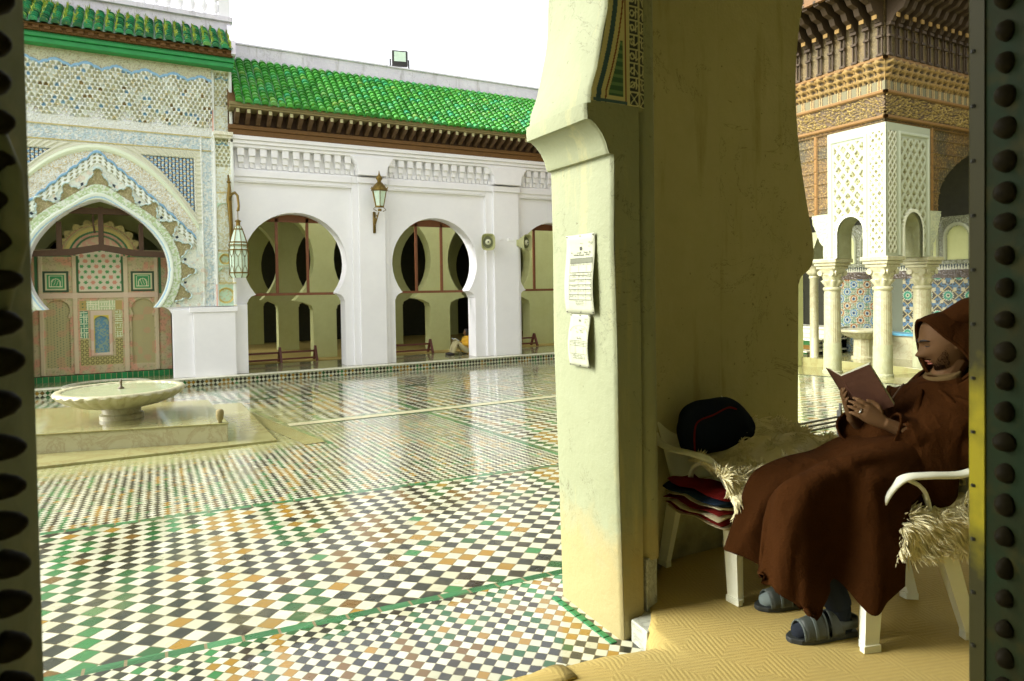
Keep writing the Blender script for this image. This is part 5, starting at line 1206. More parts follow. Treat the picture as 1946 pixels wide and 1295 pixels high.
if kn:
    dd = Vector((-.268, -.76, 0)).normalized(); nn_ = Vector((.943, -.333, 0)); g = MB()
    zc_ = 1.50
    g.tube([dd*.05+nn_*.004+Vector((0, 0, zc_+.085)), dd*.05+nn_*.014+Vector((0, 0, zc_+.05)), dd*.05+nn_*.015+Vector((0, 0, zc_)), dd*.05+nn_*.004+Vector((0, 0, zc_-.05))], [.006, .008, .009, .006], 12)
    g.build('door_knocker', M['palebronze'], kn, smooth=True)

# ------------------------------------------------------------------ fabrics
def cloth(name, c1, c2, sheen=.3, fuzz=120, bs=.3, big=3.0, wr=0):
    mt, nt, b = new_mat(name, .95, spec=.04); _, v = coords(nt); n = noise(nt, v, big, 3); f = noise(nt, v, fuzz, 3, .7)
    c = mix(nt, n*.6+f*.4, c1, c2); nt.links.new(c, b.inputs['Base Color']); b.inputs['Sheen Weight'].default_value = sheen; b.inputs['Sheen Roughness'].default_value = .5
    b.inputs['Sheen Tint'].default_value = (c2[0], c2[1], c2[2], 1); b0 = bump(nt, b, f+noise(nt, v, 9, 3)*2.0, bs, .006)
    if wr:
        (x, y, z), _v = coords(nt); rn = noise(nt, comb(nt, x*1.0, y*1.0, z*.45), 5.5, 2, .45, .9); ridge = ((rn-.5).abs()*-7.0+1.0).max(0)
        b2 = nt.nodes.new('ShaderNodeBump'); b2.inputs['Strength'].default_value = .32; b2.inputs['Distance'].default_value = .020; nt.links.new((ridge+rn*1.5).k, b2.inputs['Height']); nt.links.new(b2.outputs[0], b0.inputs['Normal'])
    return mt
M['robe'] = cloth('brown_wool', (.018, .0062, .0015), (.050, .0175, .0036), .0, bs=.7, wr=1)
M['navy'] = cloth('navy_fleece', (.008, .012, .022), (.014, .020, .032), .15)
M['redcloth'] = cloth('red_cloth', (.10, .008, .008), (.19, .018, .014)); M['palecloth'] = cloth('pale_cloth', (.50, .44, .26), (.62, .56, .36)); M['bluecloth'] = cloth('blue_cloth', (.012, .022, .04), (.02, .035, .06))
M['socks'] = cloth('grey_sock', (.10, .13, .12), (.20, .24, .22)); M['trousers'] = cloth('dark_trousers', (.012, .015, .02), (.02, .024, .03)); M['sweater'] = cloth('brown_sweater', (.08, .05, .018), (.16, .11, .045), fuzz=60)
M['sandal'] = simple('grey_leather', (.048, .056, .044), .5, sc_=40); M['sole'] = simple('dark_sole', (.022, .026, .022), .6); M['stitch'] = simple('pale_stitch', (.09, .11, .095), .6)
mt, nt, b = new_mat('skin', .72, spec=.25); _, v = coords(nt); n = noise(nt, v, 14, 4); nt.links.new(mix(nt, n, (.085, .042, .014), (.145, .076, .028)), b.inputs['Base Color']); b.inputs['Subsurface Weight'].default_value = .06; b.inputs['Subsurface Radius'].default_value = (.01, .004, .002); M['skin'] = mt
M['hair'] = simple('black_hair', (.012, .009, .006), .6, sc_=60); M['beard'] = simple('beard', (.022, .011, .005), 1.0, sc_=90, bs=.3); M['beard'].node_tree.nodes['Principled BSDF'].inputs['Specular IOR Level'].default_value = .02; M['lips'] = simple('lips', (.30, .10, .06), .45, var=.1); M['silver'] = simple('silver_ring', (.7, .7, .62), .25, .9)
M['cover'] = simple('red_brown_cover', (.075, .030, .016), .55, sc_=14, bs=.2); M['pages'] = simple('book_pages', (.60, .60, .40), .8, var=.08); M['pagesgrey'] = simple('page_edges', (.42, .44, .30), .8)
wm, nt, b = new_mat('fleece_wool', .9, spec=.15); _, v = coords(nt); n = noise(nt, v, 18, 3); nt.links.new(mix(nt, n, (.74, .67, .34), (.92, .88, .60)), b.inputs['Base Color']); b.inputs['Sheen Weight'].default_value = .3; M['wool'] = wm

def catmull(P, n):
    P = [Vector(p) for p in P]; out = []
    for i in range(len(P)-1):
        p0 = P[max(i-1, 0)]; p1 = P[i]; p2 = P[i+1]; p3 = P[min(i+2, len(P)-1)]
        for k in range(n):
            t = k/n; out.append(.5*((2*p1)+(p2-p0)*t+(2*p0-5*p1+4*p2-p3)*t*t+(3*p1-p0-3*p2+p3)*t**3))
    out.append(P[-1]); return out
def patch(rows, nu, nv):      # rows of control points -> smooth grid
    R = [catmull(r, nv) for r in rows]; cols = [catmull([r[j] for r in R], nu) for j in range(len(R[0]))]
    return [[cols[j][i] for j in range(len(cols))] for i in range(len(cols[0]))]
def fuse(o, vox, smooth_n=4, fac=.5):
    md = o.modifiers.new('fuse', 'REMESH'); md.mode = 'VOXEL'; md.voxel_size = vox; md.use_smooth_shade = True
    ms = o.modifiers.new('soft', 'SMOOTH'); ms.iterations = smooth_n; ms.factor = fac

# ------------------------------------------------------------------ plastic chairs
def chair(name, loc, rz, label, hw=.21, arm=True, ah=0, slim=False, group='white plastic garden chairs'):
    """origin on the floor under the seat, x forward, y to the chair's left"""
    e = empty(name, loc, rz, label, 'chair', group)
    G = []
    for u in np.linspace(-1, 1, 13):
        G.append([(f, u*(hw+.015), .425-.018*(1-u*u)*(1-((f-.0)/.26)**2)-(.03*max(0, (f-.18)/.06)**2)) for f in np.linspace(-.22, .24, 11)])
    g = MB(); g.sheet(G); g.build('seat', M['plastic'], e, smooth=True, solid=.012, subsurf=1)
    G = []
    for u in np.linspace(-1, 1, 15):
        G.append([(-.20-.16*t-.0+.05*u*u*(.3+t), u*(hw+.03+.03*t), .43+(.40+.045*(1-u*u))*t) for t in np.linspace(0, 1, 9)])
    g = MB(); g.sheet(G); g.build('backrest', M['plastic'], e, smooth=True, solid=.012, subsurf=1)
    for s in (-1, 1):
        if arm:
            y = s*(hw+.065)
            P = catmull([(-.33, s*(hw+.04), .80), (-.27, y, .72+ah), (-.16, y+s*.01, .685+ah), (0, y+s*.01, .69+ah), (.10, y-s*.004, .68+ah), (.165, y-s*.02, .61+ah*.7), (.19, y-s*.05, .49), (.20, y-s*.06, .41)], 6)
            g = MB(); g.tube(P, .021, 10, flat=.55, up=(0, 0, 1)); g.build('armrest', M['plastic'], e, smooth=True)
            P = catmull([(.09, y-s*.01, .68+ah), (.0, y-s*.02, .63+ah), (-.05, y-s*.035, .52), (-.07, y-s*.05, .43)], 5); g = MB(); g.tube(P, .018, 8, flat=.5, up=(1, 0, 0)); g.build('arm_strut', M['plastic'], e, smooth=True)
        for (fx, tx, w) in ((.235, .185, .036), (-.245, -.17, .034)):
            if slim and fx < 0: tx, fx = -.115, (-.235 if s > 0 else -.27)
            def leg_ring(z, t):
                cx = tx+(fx-tx)*t; cy = s*((hw-.01)+(.035)*t) if not (slim and fx < 0 and s < 0) else -(.075+.045*t); a = w*(1.25-.35*t); b_ = w*(1.05-.25*t); sg = 1 if fx > 0 else -1
                return [(cx+sg*a, cy+s*b_, z), (cx+sg*a, cy+s*b_*.1, z), (cx+sg*a*.62, cy-s*b_*.2, z), (cx+sg*a*.45, cy-s*b_*.9, z), (cx-sg*a*.75, cy-s*b_*.9+s*b_*.6, z), (cx-sg*a*.9, cy+s*b_, z)]
            R = [leg_ring(.43*(1-t), t) for t in (0, .12, .5, .93)]+[leg_ring(.03, .935)]
            R.append([((p[0]-0)*1+(.006 if p[0] > fx else -.006), p[1]+s*.004, .028) for p in leg_ring(.03, .94)]); R.append([(p[0], p[1], 0.0) for p in R[-1]])
            g = MB(); g.loft(R); g.build('leg', M['plastic'], e, bevel=.004)
    return e
RZ = math.atan2(.303, -.953)
PO = Vector((2.753, 1.80, .1045))
fv = Vector((-.953, .303, 0)); lv = Vector((-.303, -.953, 0))
c1 = chair('plastic_chair', PO+lv*.055, RZ, 'white plastic armchair the hooded man sits on', hw=.185, slim=True)
c2 = chair('plastic_chair', (2.53, 2.385, .1045), -math.pi/2, 'white plastic armchair by the pillar holding a fleece, blankets and a jacket', hw=.20, ah=-.05)

# woolly fleeces: locks of curved tapering wool rooted on a surface
def locks(g, pts, ln, r, lie, seed=0, seg=5):
    from mathutils import noise as mn
    rr = random.Random(seed)
    for p, nrm in pts:
        w = mn.noise_vector(p*13.0+Vector((seed, 0, 0)))*1.1; w2 = mn.noise_vector(p*31.0+Vector((0, seed, 0)))*.5; L = ln*rr.uniform(.7, 1.2)*(1+.5*w.x)
        d = (nrm*(.45+.25*w.z)+lie*.7+w+w2).normalized(); c = Vector(p)-nrm*.006; P = [c]; cv = (w.cross(nrm)+w2)*.9
        for k in range(seg):
            d = (d+cv*(.55 if k > 1 else .2)+Vector((rr.uniform(-.15, .15), rr.uniform(-.15, .15), -.16))).normalized(); c = c+d*L/seg; P.append(c)
        R = r*rr.uniform(.7, 1.3); g.tube(P, [R, R, R*.95, R*.8, R*.5, R*.1], 4)
def fleece(name, grid, n, ln, r, label, lie, seed, par=None):
    ro = random.Random(seed); g = MB(); ni, nj = len(grid), len(grid[0]); pts = []
    for _ in range(n):
        a = ro.uniform(0, ni-1.001); b_ = ro.uniform(0, nj-1.001); i, j = int(a), int(b_); fa, fb = a-i, b_-j
        p00, p10, p01, p11 = Vector(grid[i][j]), Vector(grid[i+1][j]), Vector(grid[i][j+1]), Vector(grid[i+1][j+1])
        p = p00*(1-fa)*(1-fb)+p10*fa*(1-fb)+p01*(1-fa)*fb+p11*fa*fb; nn = (p10-p00).cross(p01-p00).normalized()
        if nn.z < 0 and abs(nn.z) > .25: nn = -nn
        pts.append((p, nn))
    g.sheet(grid); locks(g, pts, ln, r, lie, seed); o = g.build(name, M['wool'], par, smooth=True, recalc=False)
    if label: tag(o, label, 'fleece')
    return o
# fleece on the empty chair: seat, over the right arm, hanging lip at front left
rows = [[(2.34, 2.50, .66), (2.50, 2.52, .66), (2.68, 2.52, .74), (2.86, 2.48, .775), (3.06, 2.40, .70)],
        [(2.28, 2.38, .69), (2.44, 2.38, .63), (2.64, 2.38, .66), (2.86, 2.36, .735), (3.08, 2.32, .66)],
        [(2.24, 2.26, .71), (2.38, 2.24, .66), (2.58, 2.24, .66), (2.82, 2.22, .75), (3.04, 2.20, .68)],
        [(2.215, 2.16, .69), (2.34, 2.13, .66), (2.54, 2.12, .62), (2.74, 2.12, .67), (2.94, 2.10, .66)],
        [(2.215, 2.10, .60), (2.32, 2.06, .57), (2.50, 2.06, .51), (2.66, 2.07, .56), (2.88, 2.06, .55)],
        [(2.25, 2.09, .50), (2.34, 2.05, .46), (2.46, 2.05, .45), (2.60, 2.08, .42), (2.80, 2.1, .38)]]
rows = [[(x, y, z+(.055 if x > 2.5 else .02)) for x, y, z in r] for r in rows]
fleece('sheep_fleece', patch(rows, 6, 6), 8500, .062, .0042, 'shaggy cream sheepskin spread over the seat and arm of the empty chair', Vector((.25, -.45, -.35)), 5)
# fleece on the man's chair, bunched at the near side and rear
def Lp(f, s, z): return PO+fv*f+lv*s+Vector((0, 0, z))
rows = [[Lp(.10, -.12, .46), Lp(.05, -.12, .47), Lp(-.12, -.1, .47), Lp(-.24, -.1, .50)], [Lp(.10, .10, .47), Lp(.05, .10, .475), Lp(-.12, .1, .48), Lp(-.24, .1, .52)],
        [Lp(.12, .24, .50), Lp(.06, .24, .53), Lp(-.12, .25, .55), Lp(-.26, .25, .60)], [Lp(.12, .275, .47), Lp(.05, .285, .49), Lp(-.12, .29, .52), Lp(-.27, .29, .55)], [Lp(.12, .275, .39), Lp(.05, .285, .38), Lp(-.12, .29, .37), Lp(-.28, .30, .39)]]
fleece('sheep_fleece', patch(rows, 5, 6), 4200, .075, .0042, 'darker shaggy sheepskin bunched under the hooded man on his chair', (fv*-.25+lv*.3+Vector((0, 0, -.75))), 9)
# folded blankets under the fleece
e = empty('folded_blankets', (2.30, 2.33, .545), label='stack of folded red, navy and cream blankets on the empty chair', cat='blankets')
def fold(name, z, t, mat, ex, seed, bulge=.02):
    r_ = random.Random(seed); g = MB(); R = []; n = 26
    for k in range(9):
        v = k/8; prof_ = []
        for q in range(n):
            a = 2*math.pi*q/n; x = math.cos(a); zz = math.sin(a)
            prof_.append((-.02+(x*.088-ex)+.006*math.sin(k*1.7+seed), -.20+.36*v, z+zz*t*(.8+.2*x)+.008*math.sin(k*1.3+seed+x*3)))
        R.append(prof_)
    g.loft(R); return g.build(name, mat, e, smooth=True)
for k, (z, t, m_, ex) in enumerate(((-.075, .012, 'palecloth', .0), (-.055, .010, 'redcloth', .015), (-.036, .010, 'palecloth', .03), (-.016, .012, 'redcloth', .02), (.006, .012, 'palecloth', .01), (.03, .018, 'bluecloth', .025), (.055, .012, 'redcloth', .0))): fold('blanket', z, t, M[m_], ex*1.0, k)
g = MB(); G = patch([[(.10, -.275, -.02), (.20, -.285, -.02), (.30, -.28, -.03)], [(.11, -.285, -.10), (.20, -.29, -.10), (.30, -.285, -.11)], [(.17, -.285, -.15), (.23, -.29, -.20), (.30, -.285, -.19)]], 4, 4); g.sheet(G); g.build('hanging_corner', M['redcloth'], e, smooth=True, solid=.01)
# jacket over the back of the empty chair
g = MB(); R = []
def jr(t):    # rings along x
    x = 2.295+.50*t; top = .975-.03*max(0, .25-t)/.25 if t < .6 else .975-.15*((t-.6)/.4)**1.8; bot = .69+.0*t; return x, top, bot
n = 20
for k in range(15):
    t = k/14; x, top, bot = jr(t); mid = (top+bot)/2; hh = (top-bot)/2; w = .085*(1-.8*abs(2*t-1)**10)*(1+.1*math.sin(k*2)); hh *= (1-.5*abs(2*t-1)**14)
    R.append([(x, 2.50+.0*t-w*math.cos(2*math.pi*q/n)*(1+.12*math.sin(q*1.9+k*.8)), mid+hh*math.sin(2*math.pi*q/n)*(1+.03*math.sin(q*2.3+k))) for q in range(n)])
g.loft(R); jk = g.build('jacket', M['navy'], smooth=True, subsurf=1); tag(jk, 'dark navy jacket with red piping bundled over the back of the empty chair', 'jacket')
g = MB(); g.tube(catmull([(2.325, 2.43, .72), (2.315, 2.425, .80), (2.325, 2.425, .865), (2.36, 2.423, .892), (2.44, 2.425, .905), (2.52, 2.43, .925), (2.57, 2.435, .93), (2.62, 2.44, .915)], 5), .0045, 6)
pp = g.build('red_piping', M['redcloth'], jk, smooth=True)

# low metal barrier between the pillar and the court
e = empty('metal_barrier', (4.9, 3.55, .0), label='low black metal rail barrier standing in the court beyond the fleece', cat='barrier')
g = MB()
for z in (.40, .435, .47): g.obox((-.8, 0, z-.05), (.9, -.05, z), .018, .012)
for z in (.15, .18, .21): g.obox((-.8, 0, z-.03), (.9, -.05, z), .018, .012)
g.build('rails', M['black'], e)
for x in (.08, .30, -.45): g = MB(); g.box(x-.022, x+.022, -.035, -.015, -.02, .50 if x == .08 else .45); g.box(x-.022, x-.006, -.05, -.034, .40, .56 if x == .08 else .44); g.build('post', M['black'], e)

# ------------------------------------------------------------------ hooded man
man = None
# body: one fused skin mesh (head, neck, arms, hands, legs)
HC = Vector((-.305, .085, 1.192)); yaw = -rad(27); pit = rad(17)
hx_ = Vector((math.cos(yaw)*math.cos(pit), math.sin(yaw)*math.cos(pit), -math.sin(pit))); hy_ = Vector((-math.sin(yaw), math.cos(yaw), 0)); hz_ = hx_.cross(hy_)
def Hd(x, y, z): return HC+(hx_*x+hy_*y+hz_*z)*1.10
def head_mesh(g, Tf, sc_=1.0):
    n, mrings = 40, 44; R = []
    for i in range(mrings+1):
        ph = -math.pi/2+math.pi*i/mrings; z = math.sin(ph); c = math.cos(ph); ring = []
        for k in range(n):
            a = 2*math.pi*k/n; ca, sa = math.cos(a), math.sin(a)
            x = .098*c*ca; y = .076*c*sa; zz = .118*z
            if zz < 0:          # jaw narrows, chin forward
                t = -zz/.118; y *= 1-.32*t; x = x*(1-.12*t)+.012*t*(1 if ca > 0 else -1)*c
                if ca < 0: x *= 1-.25*t
            if ca > 0:
                def bump_(cx, cy, cz_, sy, sz_, h): return h*math.exp(-((y-cy)/sy)**2-((zz-cz_)/sz_)**2)
                fr = ca**.5
                flat = -.010*math.exp(-(zz/.09)**2)*fr
                x += fr*(bump_(0, 0, .028, .05, .012, .007)+bump_(0, 0, -.006, .012, .020, .014)+bump_(0, 0, -.026, .016, .013, .031)+bump_(0, .012, -.032, .007, .006, .006)+bump_(0, -.012, -.032, .007, .006, .006)
                         - bump_(0, .030, .010, .014, .010, .012)-bump_(0, -.030, .010, .014, .010, .012)+bump_(0, .038, -.022, .02, .018, .006)+bump_(0, -.038, -.022, .02, .018, .006)
                         + bump_(0, 0, -.055, .022, .006, .009)+bump_(0, 0, -.067, .020, .006, .008)-bump_(0, 0, -.061, .024, .0025, .004)-bump_(0, 0, -.079, .025, .007, .004)+bump_(0, 0, -.098, .022, .014, .012))+flat
            ring.append(tuple(Tf(x*sc_, y*sc_, zz*sc_)))
        R.append(ring)
    g.loft(R)
    for s in (-1, 1):           # ears
        P = [Tf(-.005*sc_, s*.072*sc_, .022*sc_), Tf(-.018*sc_, s*.076*sc_, .018*sc_), Tf(-.020*sc_, s*.076*sc_, -.005*sc_), Tf(-.008*sc_, s*.070*sc_, -.024*sc_)]; g.tube(P, [.007*sc_, .009*sc_, .009*sc_, .006*sc_], 8)
g = MB(); head_mesh(g, Hd)
g.tube([Hd(-.02, 0, -.06), Vector((-.33, .07, 1.06)), Vector((-.31, .06, .98))], [.058, .058, .07], 14)
g.tube([Vector((-.29, .055, 1.0)), Vector((-.25, .05, .85)), Vector((-.17, .05, .65)), Vector((-.12, .05, .54))], [.06, .10, .13, .15], 18)
SHL, SHR = Vector((-.30, .215, .925)), Vector((-.29, -.125, .925)); ELL, ELR = Vector((-.17, .225, .765)), Vector((-.16, -.17, .70)); WRL, WRR = Vector((.045, .135, .865)), Vector((.055, -.045, .855))
for a, b_, c_ in ((SHL, ELL, WRL), (SHR, ELR, WRR)):
    g.tube([a, (a+b_)/2, b_], [.052, .048, .04], 12); g.tube([b_, b_.lerp(c_, .4), c_], [.034, .032, .026], 12); g.lathe([(.0, -.05), (.045, -.03), (.055, 0), (.045, .03), (0, .05)], a, 12)
KL, KR = Vector((.43, .15, .55)), Vector((.42, -.10, .555)); AL, AR = Vector((.27, .15, .11)), Vector((.25, -.12, .11))
for h, k_, a in ((Vector((-.10, .15, .53)), KL, AL), (Vector((-.10, -.04, .53)), KR, AR)):
    g.tube([h, h.lerp(k_, .5), k_], [.085, .075, .058], 14); g.tube([k_, k_.lerp(a, .35), a], [.045, .045, .034], 14); g.tube([a, a+Vector((0, 0, -.04)), a+Vector((.02, 0, -.065))], [.036, .036, .034], 10)
    g.tube([a+Vector((-.03, 0, -.065)), a+Vector((.06, 0, -.055)), a+Vector((.14, 0, -.068)), a+Vector((.20, 0, -.078))], [.034, .036, .034, .020], 12)
def hand(g, W, dirv, palmn, side, curl, scale=1.0, tips=None):
    """W wrist, dirv towards the fingers, palmn out of the back of the hand, side: thumb direction sign"""
    d = dirv.normalized(); nn = (palmn-d*palmn.dot(d)).normalized(); t = d.cross(nn)*side
    R = []
    for u, wd, th in ((-.01, .027, .021), (.02, .034, .020), (.05, .041, .017), (.082, .043, .014), (.094, .040, .010)):
        c = W+d*u*scale; R.append([c+t*math.cos(q)*wd*scale+nn*math.sin(q)*th*scale for q in np.linspace(0, 2*math.pi, 14, endpoint=False)])
    g.loft(R)
    for k, (off, ln) in enumerate(((.031, .072), (.010, .080), (-.011, .075), (-.031, .058))):
        p = W+d*.085*scale+t*off*scale; dd = (d+t*off*1.2).normalized(); P = [p-dd*.012]; ang = 0
        for s_, seg in enumerate((.42, .32, .26)):
            P.append(P[-1]+dd*ln*seg*scale*(1.15 if s_ == 0 else 1)); ax_ = t*(-1 if True else 1)
            dd = (dd*math.cos(curl[s_])-nn*math.sin(curl[s_])).normalized()
        g.tube(P, [.0098*scale, .0092*scale, .0085*scale, .0068*scale], 8)
        g.lathe([(.0, -.007*scale), (.006*scale, -.003*scale), (.0068*scale, 0), (.005*scale, .004*scale), (0, .007*scale)], P[-1], 8)
    p = W+d*.028*scale+t*.030*scale; P = [p, p+d*.022*scale+t*.022*scale, p+d*.050*scale+t*.026*scale-nn*.006, p+d*.070*scale+t*.020*scale-nn*.010]; g.tube(P, [.013*scale, .0115*scale, .010*scale, .0075*scale], 8)
    return d, nn, t
hl_ = hand(g, WRL, Vector((.100, -.045, .070)), Vector((.25, .80, .35)), 1, (.25, .45, .35))
hr_ = hand(g, WRR, Vector((.055, .02, .085)), Vector((.75, -.35, -.1)), -1, (.35, .55, .4))
man = g.build('person', M['skin'], smooth=True); man.location = PO; man.rotation_euler = (0, 0, RZ); fuse(man, .0035, 2, .4)
tag(man, 'man in a hooded brown wool robe seated on a plastic chair reading', 'person')
def mpart(name, g, mat, **k): return g.build(name, mat, man, **k)
# facial hair, brows, eyes, lips
def face_patch(name, cells, mat, out=.0012):
    pass
g = MB()
def surf_x(y, zz):      # approx face surface for small add-ons
    c = math.sqrt(max(0, 1-(zz/.118)**2)); t = max(0, -zz/.118); yy = y/(1-.32*t); ca = math.sqrt(max(0, 1-(yy/(.076*c+1e-6))**2)); x = .098*c*ca
    if zz < 0: x = x*(1-.12*t)+.012*t*c
    B = lambda cy, cz_, sy, sz_, h: h*math.exp(-((y-cy)/sy)**2-((zz-cz_)/sz_)**2)
    fr = ca**.5
    return x+fr*(B(0, .028, .05, .012, .007)+B(0, -.006, .012, .020, .014)+B(0, -.026, .016, .013, .031)-B(.030, .010, .014, .010, .012)-B(-.030, .010, .014, .010, .012)+B(.038, -.022, .02, .018, .006)+B(-.038, -.022, .02, .018, .006)+B(0, -.055, .022, .006, .009)+B(0, -.067, .020, .006, .008)-B(0, -.079, .025, .007, .004)+B(0, -.098, .022, .014, .012))-.010*math.exp(-(zz/.09)**2)*fr
for s in (-1, 1):
    g.tube([Hd(surf_x(s*y, z)+.001, s*y, z) for y, z in ((.010, .026), (.022, .031), (.036, .031), (.050, .024))], [.003, .0048, .0045, .002], 6)
mpart('eyebrows', g, M['hair'], smooth=True)
g = MB()
for s in (-1, 1):
    g.tube([Hd(surf_x(s*y, z)+.001, s*y, z) for y, z in ((.018, .008), (.026, .004), (.034, .003), (.044, .008))], [.001, .0022, .0022, .001], 5)
mpart('eyelashes', g, M['hair'], smooth=True)
g = MB()
for s in (-1, 1): g.tube([Hd(surf_x(s*y, z)-.003, s*y, z) for y, z in ((.018, .012), (.030, .012), (.043, .012))], [.004, .0085, .004], 8)
mpart('eyelids', g, M['skin'], smooth=True)
g = MB(); g.tube([Hd(surf_x(y, -.056)+.0008, y, -.056+.003*math.cos(y*120)) for y in np.linspace(-.021, .021, 7)], [.001, .003, .004, .0038, .004, .003, .001], 6); g.tube([Hd(surf_x(y, -.067)+.0005, y, -.0665) for y in np.linspace(-.019, .019, 7)], [.001, .0035, .0045, .005, .0045, .0035, .001], 6); mpart('lips', g, M['lips'], smooth=True)
g = MB(); G = []
def beard_in(a, z): pass
for zz in np.linspace(-.116, .0, 22):
    row = []
    for q in np.linspace(-1.45, 1.45, 40):
        y = .076*math.sin(q); y *= 1-.32*max(0, -zz/.118); row.append((q, y, zz))
    G.append(row)
def pt(q, zz, o=.0010):
    c = math.sqrt(max(0.0004, 1-(zz/.118)**2)); t = max(0, -zz/.118); y = .076*c*math.sin(q)*(1-.32*t)
    x = surf_x(y, zz) if math.cos(q) > .15 else .098*c*math.cos(q)*(1-.12*t)+.012*t*c
    return Hd(x*(1+o*6)+o*.4, y*(1+o*6), zz*(1+o*3))
qs = np.linspace(-1.5, 1.5, 46); zs = np.linspace(-.113, -.005, 26)
for i in range(len(zs)-1):
    for j in range(len(qs)-1):
        q = (qs[j]+qs[j+1])/2; z = (zs[i]+zs[i+1])/2; aq = abs(q)
        jaw = False; chin = z < -.086+.010*min(1, aq) and aq < 1.0 ; mo = False; side = False
        if (jaw or chin or mo or side): g.add([pt(qs[j], zs[i]), pt(qs[j+1], zs[i]), pt(qs[j+1], zs[i+1]), pt(qs[j], zs[i+1])], [(0, 1, 2, 3)])
bd_ = mpart('beard', g, M['beard'], smooth=True, recalc=False)
g = MB(); g.tube([Hd(surf_x(y, -.048)+.0006, y, -.048-.10*abs(y)**1.0*abs(y)*6) for y in np.linspace(-.026, .026, 9)], [.001, .003, .004, .0042, .0035, .0042, .004, .003, .001], 6); mpart('moustache', g, M['beard'], smooth=True)
g = MB(); rr = random.Random(2)
for _ in range(1500):
    q = rr.uniform(-1.3, 1.3); z = rr.uniform(-.112, -.01)
    if z > -.076 and abs(q) < .4 and not (-.053 < z < -.042): continue
    if z > -.066+.052*max(0, abs(q)-.55)/.7: continue
    p = pt(q, z, .001); d = (p-HC).normalized(); g.tube([p, p+d*.0022-hz_*.004], [.0008, .0002], 3)
mpart('stubble', g, M['beard'])
g = MB(); g.lathe([(.072, 0), (.078, .012), (.074, .030), (.068, .038), (.064, .034)], n=24); cl = mpart('sweater_collar', g, M['sweater'], smooth=True); cl.location = Vector((-.305, .075, 1.025)); cl.rotation_euler = (0, rad(18), 0)
# finger ring
d_, n_, t_ = hl_; g = MB(); c = WRL+d_*.105-t_*.0105; g.tube([c+t_*.0108*math.cos(a)+n_*.0108*math.sin(a) for a in np.linspace(0, 2*math.pi, 14)], .0022, 6); mpart('ring', g, M['silver'], smooth=True)
# trousers, socks, sandals
for k_, a, nm in ((KL, AL, 'l'), (KR, AR, 'r')):
    g = MB(); g.tube([k_, k_.lerp(a, .5), a+(k_-a)*.05], [.048, .05, .052], 14, cap=False); mpart('trouser_leg', g, M['trousers'], smooth=True, solid=.004)
    g = MB(); g.tube([a+(k_-a)*.18, a, a+Vector((0, 0, -.045))], [.05, .045, .043], 14); g.tube([a+Vector((-.035, 0, -.062)), a+Vector((.06, 0, -.050)), a+Vector((.14, 0, -.066)), a+Vector((.205, 0, -.078)), a+Vector((.215, 0, -.08))], [.037, .040, .038, .028, .008], 14)
    mpart('sock', g, M['trousers'] if nm == 'l' else M['socks'], smooth=True)
    def fr_(x, y, z): return a+Vector((x, y, z-.11))
    sole = [(-.075, .0), (-.065, .03), (0, .036), (.08, .044), (.15, .05), (.20, .042), (.235, .018), (.24, 0)]; out = sole+[(x, -y) for x, y in sole[::-1] if y > 0]
    g = MB(); g.prism(out, a+Vector((0, 0, -.110)), (1, 0, 0), (0, 1, 0), (0, 0, .022)); sl = mpart('sandal', g, M['sole'], bevel=.004)
    def band(x0, x1, h0, h1, w0, w1, mat=M['sandal'], nm_='strap'):
        G = []
        for t in np.linspace(0, 1, 6):
            x = x0+(x1-x0)*t; h = h0+(h1-h0)*t; w = w0+(w1-w0)*t; G.append([fr_(x, w*math.cos(q), .018+h*math.sin(q)) for q in np.linspace(0, math.pi, 14)])
        gg = MB(); gg.sheet(G); o = gg.build(nm_, mat, sl, smooth=True, solid=.004); return o
    band(.085, .185, .088, .062, .046, .048); band(.005, .065, .100, .092, .042, .045)
    band(.183, .190, .064, .060, .049, .048, M['stitch'], 'strap_edge'); band(.082, .088, .091, .088, .047, .047, M['stitch'], 'strap_edge'); band(.125, .14, .080, .076, .0485, .0485, M['stitch'], 'strap_edge')
    G = []
    for q in np.linspace(-2.2, 2.2, 16): G.append([fr_(-.03-.045*math.cos(q)+(.03 if abs(q) > 1.5 else 0), .043*math.sin(q), z) for z in (.045, .06, .078)])
    gg = MB(); gg.sheet(G); gg.build('heel_strap', M['sandal'], sl, smooth=True, solid=.004)
